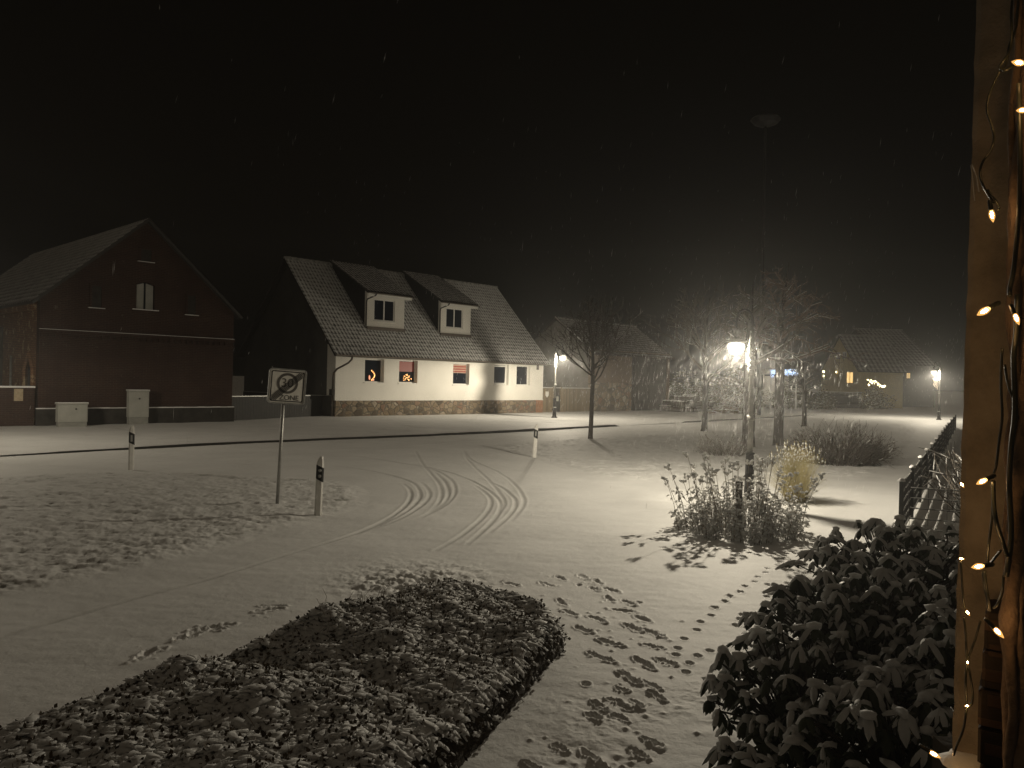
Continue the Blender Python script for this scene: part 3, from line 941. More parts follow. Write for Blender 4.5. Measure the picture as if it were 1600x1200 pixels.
for i, (u0, u1, z0, z1) in enumerate(wins):
    w = window(HOUSE, u0 + .002, u1 - .002, z0 + .002, z1 - .002, 0.24)
    sill(w, u0, u1, z0)
    iw = u1 - u0
    if i == 0:
        g_ = MB()
        for k in range(9):
            t = k / 8
            g_.blob((u0 + iw * (0.47 + 0.16 * math.sin(t * PI)), 0.225, z0 + 0.14 + 0.55 * t), .035, .02, .05, 6, 2)
        g_.build('candle_arch', M['candle'], w)
        g_ = MB(); g_.blob((u0 + iw * .36, 0.225, z0 + .28), .07, .02, .16, 8, 3); g_.blob((u0 + iw * .55, 0.225, z0 + .15), .10, .02, .06, 8, 3)
        g_.build('red_ornament', M['candle_dim'], w)
    if i == 1:
        MB().box(u0 + .08, u1 - .08, 0.255, 0.262, z0 + (z1 - z0) * .5, z1 - .08).build('curtain', M['red_cloth'], w)
        g_ = MB()
        for k in range(26):
            a = random.uniform(0, PI); q = random.uniform(.3, 1)
            g_.blob((u0 + iw * .55 + .36 * q * math.cos(a), 0.225, z0 + .12 + .42 * q * math.sin(a)), .03, .02, .03, 6, 2)
        g_.build('candle_arch', M['candle'], w)
    if i == 2:
        MB().box(u0 + .065, u1 - .065, 0.255, 0.262, z0 + (z1 - z0) * .55, z1 - .07).build('blind', M['blind'], w)
    if i == 3:
        f = MB(); a0, b0 = u0 + .10, u1 - .10
        for (xa, xb, za, zb) in ((a0, a0 + .06, z0 + .08, z1 - .1), (b0 - .06, b0, z0 + .08, z1 - .1), (a0 + .06, b0 - .06, z0 + .08, z0 + .14), (a0 + .06, b0 - .06, z1 - .16, z1 - .1)):
            vs = []
            for yy in (0, .05):
                for (x_, z_) in ((xa, za), (xb, za), (xb, zb), (xa, zb)):
                    vs.append((x_ + (z_ - z0) * 0.0, 0.16 + yy + (0.0 - (z_ - z0) * 0.0) + 0.06 * (1 - (z_ - z0) / (z1 - z0)), z_))
            f.add(vs, [(0, 1, 2, 3), (7, 6, 5, 4), (0, 4, 5, 1), (1, 5, 6, 2), (2, 6, 7, 3), (3, 7, 4, 0)])
        f.build('tilted_sash', M['white_paint'], w)
# wall vent beside the eave
p = FH.front(839.8, 572)
b = MB(); b.bevbox(p.x - .12, p.x + .12, -0.05, -0.002, p.z - .26, p.z + .24, 0.02); b.build('wall_light', M['zinc'], HOUSE)


# gutter and downpipe
def gutter(parent, u0, u1, v, z, r=0.075):
    g_ = MB(); n_ = 8; vs = []
    for u in (u0, u1):
        for k in range(n_ + 1):
            a = PI + PI * k / n_
            vs.append((u, v + r * math.cos(a), z + r * math.sin(a)))
        for k in range(n_, -1, -1):
            a = PI + PI * k / n_
            vs.append((u, v + (r - .012) * math.cos(a), z + (r - .012) * math.sin(a)))
    m_ = 2 * (n_ + 1)
    fs = [(k, (k + 1) % m_, m_ + (k + 1) % m_, m_ + k) for k in range(m_)] + [tuple(range(m_)), tuple(range(2 * m_ - 1, m_ - 1, -1))]
    g_.add(vs, fs)
    return g_.build('gutter', M['zinc'], parent, True)


sl_h = (ZR - ZE) / GW
gutter(HOUSE, -0.35, L_H + .35, -0.52, ZE - 0.42 * sl_h + .03)
zt = ZE - 0.42 * sl_h
mb = MB()
mb.tube([(0.75, -0.52, zt - .03), (0.72, -0.50, zt - .22), (0.55, -0.42, zt - .42), (-0.05, -0.20, zt - .78), (-0.10, 0.02, zt - 1.0), (-0.10, 0.10, zt - 1.3), (-0.10, 0.12, 1.25)], 0.055, 8)
mb.tube([(-0.10, 0.12, 1.25), (-0.10, 0.12, -0.1)], 0.065, 8)
mb.build('downpipe', M['zinc'], HOUSE, True)
mb = MB(); mb.bevbox(-0.22, -0.055, 0.0, 0.30, 1.2, 1.55, .02); mb.build('meter_box', M['dark_stone'], HOUSE)


def dormer(u0, u1, vf, zt_, vb, zb_):
    """shed dormer: front face at vf between u0 and u1, roof from zt_ at the front up to zb_ at vb"""
    zf = ZE + sl_h * vf
    d = MB()
    wu0, wu1 = u0 + (u1 - u0) * .18, u1 - (u1 - u0) * .26
    wz0, wz1 = zf + (zt_ - zf) * .22, zf + (zt_ - zf) * .80
    for a, b_, za, zb in ((u0, wu0, zf - .3, zt_), (wu1, u1, zf - .3, zt_), (wu0, wu1, zf - .3, wz0), (wu0, wu1, wz1, zt_)):
        d.box(a, b_, vf, vf + .22, za, zb)
    dm = d.build('dormer', M['plaster_white'], HOUSE)
    w = window(dm, wu0 + .002, wu1 - .002, wz0 + .002, wz1 - .002, vf + .05, 0.075, 1)
    s_ = MB(); s_.box(wu0 - .04, wu1 + .04, vf - .04, vf + .1, wz0 - .045, wz0 - .004); s_.build('window_sill', M['white_paint'], dm)
    for uu, uo in ((u0, u0 + .1), (u1 - .1, u1)):
        c = MB(); c.prism([(vf + .222, zf + .1), (vf + .222, zt_), (vb, zb_ - .06), (vb, ZE + sl_h * vb - .25)], lambda p: Vector((uu, p[0], p[1])), lambda p: Vector((uo, p[0], p[1])))
        c.build('cheek', M['dark_cheek'], dm)
    ds = (zb_ - zt_) / (vb - vf); cs = 1 / math.hypot(1, ds); ov = .42
    ln = (vb - vf + ov) / cs
    o0 = (vf - ov, zt_ - ov * ds + .10)
    tiled_slope('dormer_roof', M['roof_tile'], dm, u0 - .22, u1 + .30, lambda u, s, h: Vector((u, o0[0] + s * cs - ds * cs * h, o0[1] + s * cs * ds + cs * h)), ln, snow=0.48, fade=0.0)
    f_ = MB(); f_.box(u0 - .2, u1 + .28, o0[0] + .02, o0[0] + .06, o0[1] - .26, o0[1] - .10); f_.build('fascia', M['white_paint'], dm)
    gutter(dm, u0 - .25, u1 + .35, o0[0] - .06, o0[1] - .04, .055)
    p_ = MB(); p_.tube([(u0 + .35, o0[0] - .06, o0[1] - .09), (u0 + .3, o0[0], o0[1] - .2), (u0 - .02, vf - .05, o0[1] - .42), (u0 - .07, vf - .05, o0[1] - .6), (u0 - .07, vf - .05, zf + .15)], .04, 6)
    p_.build('downpipe', M['dark_cheek'], dm, True)
    s_ = MB(); s_.box(u0 - .02, u1 + .02, vf - .10, vf - .002, zf - .12, zf + .12); s_.build('lead_apron', M['zinc'], dm)


dormer(2.95, 5.80, 1.25, 7.50, 5.02, 9.50)
dormer(8.75, 11.45, 1.20, 7.42, 5.02, 9.50)

# ------------------------------------------------------------------ brick barn on the left
B0 = G(59, 667, PAVE_Z * .5); B0.z = 0.05
FB = Frame(B0, ANG)
LB = FB.front(364, 560).x
BARN = empty('brick_barn', B0, ANG, 'tall red brick barn with its gable facing the street and two pale shutters', 'barn')
zeb = FB.front(63, 464).z
zrb = FB.front(230, 346).z
zst = FB.front(65, 514).z
hb = LB / 2
poly = [(0, -0.6), (LB, -0.6), (LB, zeb), (hb, zrb), (0, zeb)]
cw = FB.front(227, 484)
mb = MB()
# gable wall around the shuttered window and two shallow blind niches
a0, a1 = FB.front(212.5, 483).x, FB.front(241.5, 483).x
wz0, wz1 = FB.front(227, 485).z, FB.front(227, 441).z
mb.prism([(0, -0.6), (a0, -0.6), (a0, zeb + (zrb - zeb) * a0 / hb), (0, zeb)], lambda p: Vector((p[0], 0, p[1])), lambda p: Vector((p[0], .4, p[1])))
mb.prism([(a1, -0.6), (LB, -0.6), (LB, zeb), (a1, zrb - (zrb - zeb) * (a1 - hb) / hb)], lambda p: Vector((p[0], 0, p[1])), lambda p: Vector((p[0], .4, p[1])))
mb.box(a0, a1, 0, .4, -0.6, wz0)
arc = [(a0, wz1 - .12), ((a0 * 3 + a1) / 4, wz1 - .03), ((a0 + a1) / 2, wz1), ((a0 + 3 * a1) / 4, wz1 - .03), (a1, wz1 - .12)]
mb.prism(arc + [(a1, zrb - (zrb - zeb) * (a1 - hb) / hb), (hb, zrb), (a0, zeb + (zrb - zeb) * a0 / hb)], lambda p: Vector((p[0], 0, p[1])), lambda p: Vector((p[0], .4, p[1])))
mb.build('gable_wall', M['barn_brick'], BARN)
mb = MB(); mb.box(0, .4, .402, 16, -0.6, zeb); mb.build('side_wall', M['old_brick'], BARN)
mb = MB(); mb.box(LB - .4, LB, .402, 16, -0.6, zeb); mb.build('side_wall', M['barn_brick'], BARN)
# string course with dentils and snow on it
mb = MB(); mb.box(-0.03, LB + .03, -0.10, -0.002, zst - .14, zst)
for i in range(int(LB / .26)): mb.box(.05 + i * .26, .17 + i * .26, -0.08, -0.003, zst - .30, zst - .142)
mb.box(-0.02, LB + .02, -0.05, -0.001, zst - .40, zst - .302)
mb.build('string_course', M['barn_brick'], BARN)
mb = MB(); mb.box(-0.03, LB + .03, -0.095, -0.004, zst + .002, zst + .022); mb.build('ledge_snow', M['snow'], BARN)
zpl = FB.front(63, 639).z
mb = MB(); mb.box(-0.10, LB + .05, -0.14, -0.002, -0.6, zpl); mb.build('plinth', M['dark_stone'], BARN)
mb = MB()
for i in range(24):
    a, b_ = -0.10 + (LB + .15) * i / 24, -0.10 + (LB + .15) * (i + 1) / 24
    mb.box(a, b_ - .004, -0.138, -0.004, zpl + .003, zpl + .035 + .015 * random.random())
mb.build('plinth_snow', M['snow'], BARN)
sh = MB()
for (xa, xb, s) in ((a0 + .05, (a0 + a1) / 2 - .05, 0), ((a0 + a1) / 2 + .05, a1 - .04, 1)):
    top = [(xa, wz1 - (.13 if s == 0 else .04)), (xb, wz1 - (.04 if s == 0 else .13))]
    MB().prism([(xa, wz0 + .03), (xb, wz0 + .03), (xb, top[1][1]), (xa, top[0][1])], lambda p: Vector((p[0], .10, p[1])), lambda p: Vector((p[0], .15, p[1]))).build('shutter', M['shutter'] if 'shutter' in M else M['cabinet'], BARN)
mb = MB(); mb.box(a0, a1, .2, .24, wz0, wz1); mb.build('window', M['glass'], BARN)
mb = MB(); mb.box(a0 - .15, a1 + .15, -0.09, .09, wz0 - .08, wz0 - .003); mb.build('window_sill', M['barn_brick'], BARN)
mb = MB(); mb.box(a0 - .16, a1 + .16, -0.095, -0.01, wz0 + .001, wz0 + .04); mb.build('sill_snow', M['snow'], BARN)
for (xa, xb, yb, yt) in ((140, 161, 482, 447), (290, 308, 493, 462), (217, 239, 410, 390)):
    u0, u1 = FB.front(xa + 3, yb).x, FB.front(xb - 3, yb).x
    z0, z1 = FB.front((xa + xb) / 2, yb).z, FB.front((xa + xb) / 2, yt).z
    k = MB(); k.box(u0, u1, -0.006, -0.003, z0, z1)
    nb = k.build('blind_window', M['dark_stone'], BARN)
    f = MB(); f.box(u0 - .1, u0, -0.05, -0.001, z0, z1 + .1); f.box(u1, u1 + .1, -0.05, -0.001, z0, z1 + .1); f.box(u0, u1, -0.05, -0.001, z1, z1 + .1)
    f.build('surround', M['barn_brick'], nb)
    s = MB(); s.box(u0 - .14, u1 + .14, -0.09, -0.002, z0 - .06, z0 - .002); s.build('window_sill', M['barn_brick'], nb)
    s = MB(); s.box(u0 - .14, u1 + .14, -0.088, -0.004, z0, z0 + .03); s.build('sill_snow', M['snow'], nb)
# roof: ridge runs away from the street (local y)
slb = (zrb - zeb) / hb
cs = 1 / math.hypot(1, slb); ovb = 0.35
lnb = (hb + ovb) / cs
tiled_slope('roof', M['roof_snowy'], BARN, -0.22, 16.3, lambda u, s, h: Vector((-ovb + s * cs - slb * cs * h, u, zeb - ovb * slb + s * cs * slb + cs * h + .1)), lnb, tw=.3, th=.36, snow=0.52, fade=0.2)
tiled_slope('roof', M['roof_snowy'], BARN, -0.22, 16.3, lambda u, s, h: Vector((LB + ovb - s * cs + slb * cs * h, u, zeb - ovb * slb + s * cs * slb + cs * h + .1)), lnb, tw=.6, th=.72, snow=0.4)
# pointed window and pilaster on the yard side
p0, p1 = FB.side(51, 600), FB.side(40, 600)
v0, v1 = sorted((p0.y, p1.y)); za, zb_ = FB.side(46, 603).z, FB.side(46, 556).z
mb = MB(); mb.prism([(v0, za - 1.2), (v1, za - 1.2), (v1, zb_ - .55), ((v0 + v1) / 2, zb_), (v0, zb_ - .55)], lambda p: Vector((-0.012, p[0], p[1])), lambda p: Vector((-0.003, p[0], p[1])))
pw = mb.build('pointed_window', M['glass'], BARN)
mb = MB(); mc = (v0 + v1) / 2
mb.tube([(-0.03, v0 - .08, za - 1.2), (-0.03, v0 - .08, zb_ - .55), (-0.03, v0 + .25, zb_ - .12), (-0.03, mc, zb_ + .12), (-0.03, v1 - .25, zb_ - .12), (-0.03, v1 + .08, zb_ - .55), (-0.03, v1 + .08, za - 1.2)], .09, 6)
mb.build('brick_arch', M['old_brick'], pw)
p0 = FB.side(20, 580)
mb = MB(); mb.tube([(-0.08, p0.y, -0.5), (-0.08, p0.y, FB.side(20, 556).z)], .05, 8); mb.build('downpipe', M['galv'], BARN, True)
mb = MB(); mb.box(-0.16, -0.002, FB.side(4, 580).y, FB.side(-40, 580).y, -0.5, 4.2); mb.build('barn_door', M['door_board'], BARN)
mb = MB(); mb.box(-0.20, -0.002, .5, 15.5, zeb - .5, zeb - .25); mb.build('cornice', M['old_brick'], BARN)

# yard wall left of the barn, in the gable's plane
zyw = FB.front(40, 604).z
YW = empty('yard_wall', B0 - E1 * 6.0, ANG, 'low brick yard wall with a snow-topped coping left of the barn', 'wall', kind='thing')
mb = MB(); mb.box(0, 5.86, 0.02, .34, -0.4, zyw - .05); mb.build('brickwork', M['barn_brick'], YW)
mb = MB(); mb.box(-.05, 5.88, -0.03, .39, zyw - .048, zyw + .02); mb.build('snow_coping', M['snow'], YW)
p = FB.front(29, 617)
mb = MB(); mb.bevbox(6 + p.x - .16, 6 + p.x + .16, -0.02, .018, p.z - .24, p.z + .24, .01); mb.build('notice_plate', M['notice'] if 'notice' in M else M['log_end'], YW)

# dark board fence between barn and house
fa = B0 + E1 * (LB + .1) + E2 * 0.6
fb = W0 + E2 * 1.0 - E1 * 0.15
fd = (fb - fa); fl = fd.length
DF = empty('board_fence', (fa.x, fa.y, 0.05), math.atan2(fd.y, fd.x), 'dark board fence closing the gap between brick barn and white house', 'fence', kind='thing')
mb = MB()
for i in range(int(fl / .2)): mb.box(i * .2, i * .2 + .192, 0, .03, -0.2, 1.18 + random.uniform(-.01, .01))
mb.build('boards', M['strip'], DF)
mb = MB(); mb.box(0, fl, -0.02, .05, 1.2, 1.25); mb.build('top_rail', M['galv'], DF)

# ------------------------------------------------------------------ plank gate and the fieldstone barn
u_g0 = L_H + 0.05; u_g1 = FH.front(926, 640).x
GT = empty('plank_gate', W0 + E1 * u_g0 + E2 * .25, ANG, 'weathered wooden plank gate between white house and fieldstone barn', 'gate')
gl = u_g1 - u_g0
zgt = FH.front(885, 607, .25).z
pz = FH.front(870, 604, .25).x - u_g0
for name, a, b_ in (('door_leaf', 0.03, pz - .5), ('gate_leaf', pz + .62, gl * .62), ('gate_leaf', gl * .62 + .03, gl - .02)):
    mb = MB(); n_ = max(1, int((b_ - a) / .16)); st = (b_ - a) / n_
    for i in range(n_): mb.box(a + i * st, a + (i + 1) * st - .008, random.uniform(0, .012), .05, -.1, zgt + random.uniform(-.015, .015))
    mb.build(name, M['plank'], GT)
for xx in (pz - .48, pz + .44):
    mb = MB(); mb.bevbox(xx, xx + .14, -.04, .12, -.1, zgt + .1, .02); mb.build('gate_post', M['plank'], GT)
mb = MB(); mb.box(pz - .33, pz + .43, .01, .05, -.1, zgt - .5); mb.build('letter_panel', M['strip'], GT)
mb = MB(); mb.bevbox(pz - .05, pz + .16, -.09, .008, zgt - .95, zgt - .6, .02); mb.build('letterbox', M['cabinet'], GT)
mb = MB(); mb.box(-.02, gl, -.03, .08, zgt + .02, zgt + .06); mb.build('rail_snow', M['snow'], GT)
p = FH.front(854.5, 616, .25); sx = p.x - u_g0
mb = MB(); sz = p.z
mb.prism([(sx - .17, sz + .2), (sx + .17, sz + .2), (sx + .17, sz - .08), (sx, sz - .24), (sx - .17, sz - .08)], lambda q: Vector((q[0], -.03, q[1])), lambda q: Vector((q[0], -.005, q[1])))
mb.build('shield_plate', M['white_paint'], GT)

C0 = W0 + E1 * u_g1; C0.z = 0.06
FC = Frame(C0, ANG)
LC = FC.front(1046, 600).x
zec = FC.front(930, 548).z; WC = 3.83
zrc = FC.side(873, 497, -.2).z
M['gable_render'] = noisy('weathered_grey_gable', (0.16, 0.15, 0.13), (0.26, 0.24, 0.21), 1.4, 0.9, 0.4)
M['old_barn_brick'] = brick('pale_barn_brick', (0.30, 0.21, 0.14), (0.22, 0.15, 0.10), (0.10, 0.085, 0.07))
SB = empty('fieldstone_barn', C0, ANG, 'old barn of fieldstone and brick with a big dark board door behind the young tree', 'barn')
du0, du1 = FC.front(987, 600).x, FC.front(1043, 600).x
zd = FC.front(1000, 556).z
zfs = FC.front(940, 598).z
mb = MB(); mb.box(0, du0, 0, .5, -.5, zfs); mb.build('stone_wall', M['fieldstone_big'], SB)
mb = MB(); mb.box(0, du0, .004, .5, zfs + .002, zec + .1); mb.box(du0, LC, .004, .5, zd, zec + .1); mb.box(du1, LC, .006, .5, -.5, zd - .002); mb.build('brick_wall', M['old_barn_brick'] if 'old_barn_brick' in M else M['old_brick'], SB)
slc = (zrc - zec) / WC
poly = [(0.502, -.5), (2 * WC, -.5), (2 * WC, zec), (WC, zrc - .06), (.502, zec + .5 * slc - .06)]
for xx in (0, LC - .45):
    mb = MB(); mb.prism(poly, lambda q: Vector((xx, q[0], q[1])), lambda q: Vector((xx + .45, q[0], q[1]))); mb.build('gable_wall', M['gable_render'] if 'gable_render' in M else M['plaster_grey'], SB)
mb = MB(); n_ = int((du1 - du0) / .22)
for i in range(n_): mb.box(du0 + .02 + i * .22, du0 + .21 + i * .22, .12 + random.uniform(0, .02), .18, -.3, zd - .05)
dd_ = mb.build('barn_door', M['door_board'], SB)
mb = MB()
for zz in (.7, 2.2, zd - .6): mb.box(du0 + .05, du1 - .1, .08, .119, zz, zz + .16)
mb.build('door_brace', M['door_board'], dd_)
gable_roof(SB, M['roof_red'], LC, WC, zec, zrc, .35, .2, snow=.56, fade=.15)
mb = MB()
mb.tube([(-.24, -.3, zec - .2), (-.24, WC, zrc + .12)], .05, 6); mb.build('verge_snow', M['snow'], SB, True)


# ------------------------------------------------------------------ street lamps
def street_lamp(base, toward, zb, label, mat, off=0.40, garland=False):
    """swan-neck lamp; 'toward' is the heading of its arm, zb the height of the globe"""
    t = empty('street_lamp', base, toward, label, 'street lamp', 'swan-neck street lamps along the road')
    s = zb / 3.15
    h0 = 1.02 * s
    b = MB(); b.lathe([(.16 * s, 0), (.16 * s, .05), (.12 * s, .09), (.10 * s, .12), (.095 * s, .45), (.12 * s, .50), (.12 * s, .54), (.088 * s, .58), (.08 * s, h0 - .05), (.10 * s, h0)], n=14)
    b.build('base_section', M['black_metal'], t, True)
    p = MB(); p.lathe([(.055 * s, h0), (.050 * s, 1.7 * s), (.044 * s, 3.0 * s), (.035 * s, 3.45 * s)], n=12); p.build('pole', M['lamp_pole'], t, True)
    for zz in (1.70, 2.62, 2.72, 2.82):
        c = MB(); c.lathe([(.05 * s, (zz - .05) * s), (.075 * s, (zz - .03) * s), (.075 * s, (zz + .01) * s), (.05 * s, (zz + .04) * s)], n=12)
        c.build('collar', M['lamp_pole'], t, True)
    nk = MB(); pts = [(0, 0, 3.4 * s)]
    R_ = off / 2
    for k in range(13):
        a = PI * k / 12
        pts.append((R_ - R_ * math.cos(a), 0, 3.62 * s + R_ * 1.1 * math.sin(a)))
    pts.append((off, 0, 3.50 * s)); pts.append((off, 0, 3.42 * s))
    nk.tube(pts, .018 * s, 8); nk.build('swan_neck', M['black_metal'], t, True)
    sh = MB(); sh.lathe([(.03 * s, zb + .36 * s), (.085 * s, zb + .33 * s), (.085 * s, zb + .22 * s), (.05 * s, zb + .20 * s), (.05 * s, zb + .13 * s), (.10 * s, zb + .10 * s), (.235 * s, zb + .055 * s), (.235 * s, zb + .045 * s), (.10 * s, zb + .07 * s)], (off, 0, 0), 20)
    so = sh.build('lamp_shade', M['black_metal'], t, True)
    sn = MB(); sn.lathe([(.24 * s, zb + .058 * s), (.16 * s, zb + .095 * s), (.09 * s, zb + .13 * s), (.052 * s, zb + .14 * s)], (off, 0, 0), 20); sn.build('shade_snow', M['snow'], so, True)
    gl_ = MB(); gl_.lathe([(.15 * s, zb + .043 * s), (.165 * s, zb - .02 * s), (.15 * s, zb - .09 * s), (.11 * s, zb - .15 * s), (.05 * s, zb - .185 * s), (.01 * s, zb - .19 * s)], (off, 0, 0), 16)
    go = gl_.build('lamp_globe', M['globe'], t, True)
    ld = bpy.data.lights.new('lamp_burner', 'POINT'); ld.energy = mat * 4 * PI; ld.color = LAMP_COL; ld.shadow_soft_size = .045 * s
    ld.use_nodes = True                         # photometric curve of the lantern: strongest 15 to 25 degrees below the horizontal
    nt = ld.node_tree; em = nt.nodes['Emission']
    ge = nt.nodes.new('ShaderNodeNewGeometry'); sp = nt.nodes.new('ShaderNodeSeparateXYZ'); nt.links.new(ge.outputs['Incoming'], sp.inputs[0])
    q1 = nt.nodes.new('ShaderNodeMath'); q1.operation = 'MULTIPLY_ADD'; nt.links.new(sp.outputs[2], q1.inputs[0]); q1.inputs[1].default_value = -.5; q1.inputs[2].default_value = .5
    cr_ = nt.nodes.new('ShaderNodeValToRGB'); el = cr_.color_ramp.elements
    curve = [(0.0, .10), (.40, .13), (.50, .32), (.55, .84), (.615, 1.0), (.66, .92), (.75, .60), (.915, .25), (1.0, .22)]
    while len(el) < len(curve): el.new(.5)
    for e, (p_, v_) in zip(el, curve): e.position = p_; e.color = (v_, v_, v_, 1)
    nt.links.new(q1.outputs[0], cr_.inputs[0])
    q3 = nt.nodes.new('ShaderNodeMath'); q3.operation = 'MULTIPLY'; nt.links.new(cr_.outputs[0], q3.inputs[0]); q3.inputs[1].default_value = 2.5
    asym = nt.nodes.new('ShaderNodeMapRange'); nt.links.new(sp.outputs[0], asym.inputs[0])          # near lamp only: dimming added leftwards to darken that side
    for i_, v_ in zip((1, 2, 3, 4), (-1.0, -.38, .50 if mat == BURN['near'] else 1.0, 1.0)): asym.inputs[i_].default_value = v_
    q4 = nt.nodes.new('ShaderNodeMath'); q4.operation = 'MULTIPLY'; nt.links.new(q3.outputs[0], q4.inputs[0]); nt.links.new(asym.outputs[0], q4.inputs[1]); nt.links.new(q4.outputs[0], em.inputs[1])
    lo = bpy.data.objects.new('lamp_burner', ld); COL.objects.link(lo); lo.parent = go; lo.location = (off, 0, zb - .07 * s)
    cr = MB()
    for k in range(46):
        f = k / 45
        zz = (2.86 + .55 * f) * s
        rr_ = (.055 * (1 - f) + .018) * s
        a = random.uniform(-1.2, 1.2)
        cr.blob((math.cos(a) * .032 * s, math.sin(a) * .032 * s, zz), rr_, rr_, .03 * s, 7, 3, .3)
    cr.blob((.02 * s, 0, 2.66 * s), .07 * s, .07 * s, .04 * s); cr.blob((.02 * s, 0, 2.76 * s), .07 * s, .07 * s, .035 * s); cr.blob((.02 * s, 0, 1.745 * s), .075 * s, .07 * s, .035 * s)
    cr.blob((.02 * s, 0, .555 * s), .10 * s, .10 * s, .03 * s)
    cr.build('pole_snow', M['snow'], t, True)
    if garland:
        ga = MB()
        for k in range(4):
            x_ = off * (.35 + .22 * k)
            for j in range(9):
                ga.blob((x_ + .02 * math.sin(j), 0, zb - .45 * s - .10 * j * (1 - .12 * k)), .035, .035, .045, 5, 2)
        ga.build('light_garland', M['garland'], t, True)
    return t


M['garland'] = emit('garland_glow', (1.0, 0.72, 0.42), 0.6)
M['lamp_pole'] = noisy('grey_green_lamp_pole', (0.16, 0.155, 0.14), (0.26, 0.25, 0.22), 9, 0.5, 0.15, metal=0.2)
LHEAD = D(1150, 540, 16.0)
LB_ = D(1172, 700, 15.62); LB_.z = 0
street_lamp(LB_, math.atan2(16.0 - 15.62, LHEAD.x - LB_.x), LHEAD.z, 'lit swan-neck street lamp rising behind the planted bed', BURN['near'], (Vector((LHEAD.x, 16.0)) - LB_.xy).length)
b2 = G(866, 653, PAVE_Z); h2 = D(877, 558, b2.y)
street_lamp(b2, R(-48), h2.z - b2.z, 'lit street lamp at the right corner of the white house', BURN['corner'], .62)
b3 = G(1467, 656); h3 = D(1458, 581, b3.y)
street_lamp(b3, PI, h3.z, 'distant lit street lamp hung with glowing garland strands', BURN['far'], .46, True)
street_lamp(Vector((-17.5, 22.6, PAVE_Z)), -0.6, 3.5, 'lit street lamp on the pavement beyond the left edge', BURN['left'], .4)


# ------------------------------------------------------------------ zone sign
def text_mesh(body, size, name, mat, parent, loc, extrude=0.0015):
    cu = bpy.data.curves.new(name, 'FONT'); cu.body = body; cu.size = size; cu.extrude = extrude
    cu.align_x = 'CENTER'; cu.align_y = 'CENTER'
    tmp = bpy.data.objects.new('tmp_text', cu); COL.objects.link(tmp)
    bpy.context.view_layer.update()
    dg = bpy.context.evaluated_depsgraph_get()
    me = bpy.data.meshes.new_from_object(tmp.evaluated_get(dg)); me.name = name
    bpy.data.objects.remove(tmp)
    me.materials.clear(); me.materials.append(mat)
    o = bpy.data.objects.new(name, me); COL.objects.link(o)
    o.parent = parent; o.location = loc; o.rotation_euler = (PI / 2, 0, 0)
    return o


sb = G(433, 790)
SG = empty('road_sign', sb, 0, 'square white sign ending the 30 zone on a thin leaning steel pole', 'road sign')
SG.rotation_euler = (0, R(2.2), R(27))
top = D(445, 577, sb.y).z; bot = D(444, 630, sb.y).z
mb = MB(); mb.tube([(0, 0, -.1), (0, 0, top - .03)], .03, 10); mb.build('pole', M['galv'], SG, True)
S = (top - bot)
SW = S * 1.06
zc = (top + bot) / 2


def rrect(w, h, r_, n_=5):
    out = []
    for cx, cy, a in ((w - r_, h - r_, 0), (-w + r_, h - r_, PI / 2), (-w + r_, -h + r_, PI), (w - r_, -h + r_, 1.5 * PI)):
        for k in range(n_ + 1):
            out.append((cx + r_ * math.cos(a + PI / 2 * k / n_), cy + r_ * math.sin(a + PI / 2 * k / n_)))
    return out


pan = MB(); pan.prism(rrect(SW / 2, S / 2, .05)[::-1], lambda q: Vector((q[0], -.045, zc + q[1])), lambda q: Vector((q[0], -.030, zc + q[1])))
PN = pan.build('sign_panel', M['sign_face'], SG)
PN.rotation_euler = (0, R(1.2), 0)


def ring(mb, outer, inner, y0, y1):
    n_ = len(outer)
    vs = [Vector((p[0], y0, p[1])) for p in outer] + [Vector((p[0], y0, p[1])) for p in inner] + [Vector((p[0], y1, p[1])) for p in outer] + [Vector((p[0], y1, p[1])) for p in inner]
    fs = []
    for i in range(n_):
        j = (i + 1) % n_
        fs += [(i, j, n_ + j, n_ + i), (i, 2 * n_ + i, 2 * n_ + j, j), (n_ + i, n_ + j, 3 * n_ + j, 3 * n_ + i)]
    mb.add(vs, fs)


def off(l, dx=0, dz=0): return [(x_ + dx, z_ + zc + dz) for x_, z_ in l]


r_ = MB(); ring(r_, off(rrect(SW / 2 + .012, S / 2 + .012, .06)), off(rrect(SW / 2 - .012, S / 2 - .012, .045)), -.056, -.028); r_.build('rim', M['galv'], PN)
r_ = MB(); ring(r_, off(rrect(SW / 2 - .030, S / 2 - .030, .03)), off(rrect(SW / 2 - .048, S / 2 - .048, .022)), -.0485, -.0455); r_.build('border_line', M['sign_black'], PN)
circ = lambda rad: [(rad * math.cos(2 * PI * k / 40), rad * math.sin(2 * PI * k / 40)) for k in range(40)]
r_ = MB(); ring(r_, off(circ(.185), 0, .055), off(circ(.140), 0, .055), -.049, -.0455); r_.build('speed_ring', M['sign_grey'], PN)
text_mesh('30', .225, 'number', M['sign_grey'], PN, (-.005, -.0480, zc + .055))
text_mesh('ZONE', .125, 'word', M['sign_black'], PN, (.045, -.0480, zc - S / 2 + .10))
st = MB()
for k in range(5):
    o_ = (k - 2) * .023
    dx, dz = SW / 2 - .055, S / 2 - .055
    L_ = math.hypot(dx, dz); ux, uz = dx / L_, dz / L_
    e = abs(o_) * 1.0
    a = Vector((-dx + ux * e, 0, -dz + uz * e)) + Vector((-uz * o_, 0, ux * o_)); b_ = Vector((dx - ux * e, 0, dz - uz * e)) + Vector((-uz * o_, 0, ux * o_))
    w_ = Vector((-uz, 0, ux)) * .0065
    st.add([a - w_ + Vector((0, -.0515, zc)), b_ - w_ + Vector((0, -.0515, zc)), b_ + w_ + Vector((0, -.0515, zc)), a + w_ + Vector((0, -.0515, zc))], [(0, 1, 2, 3)])
st.build('cancel_stripes', M['sign_black'], PN)
mb = MB()
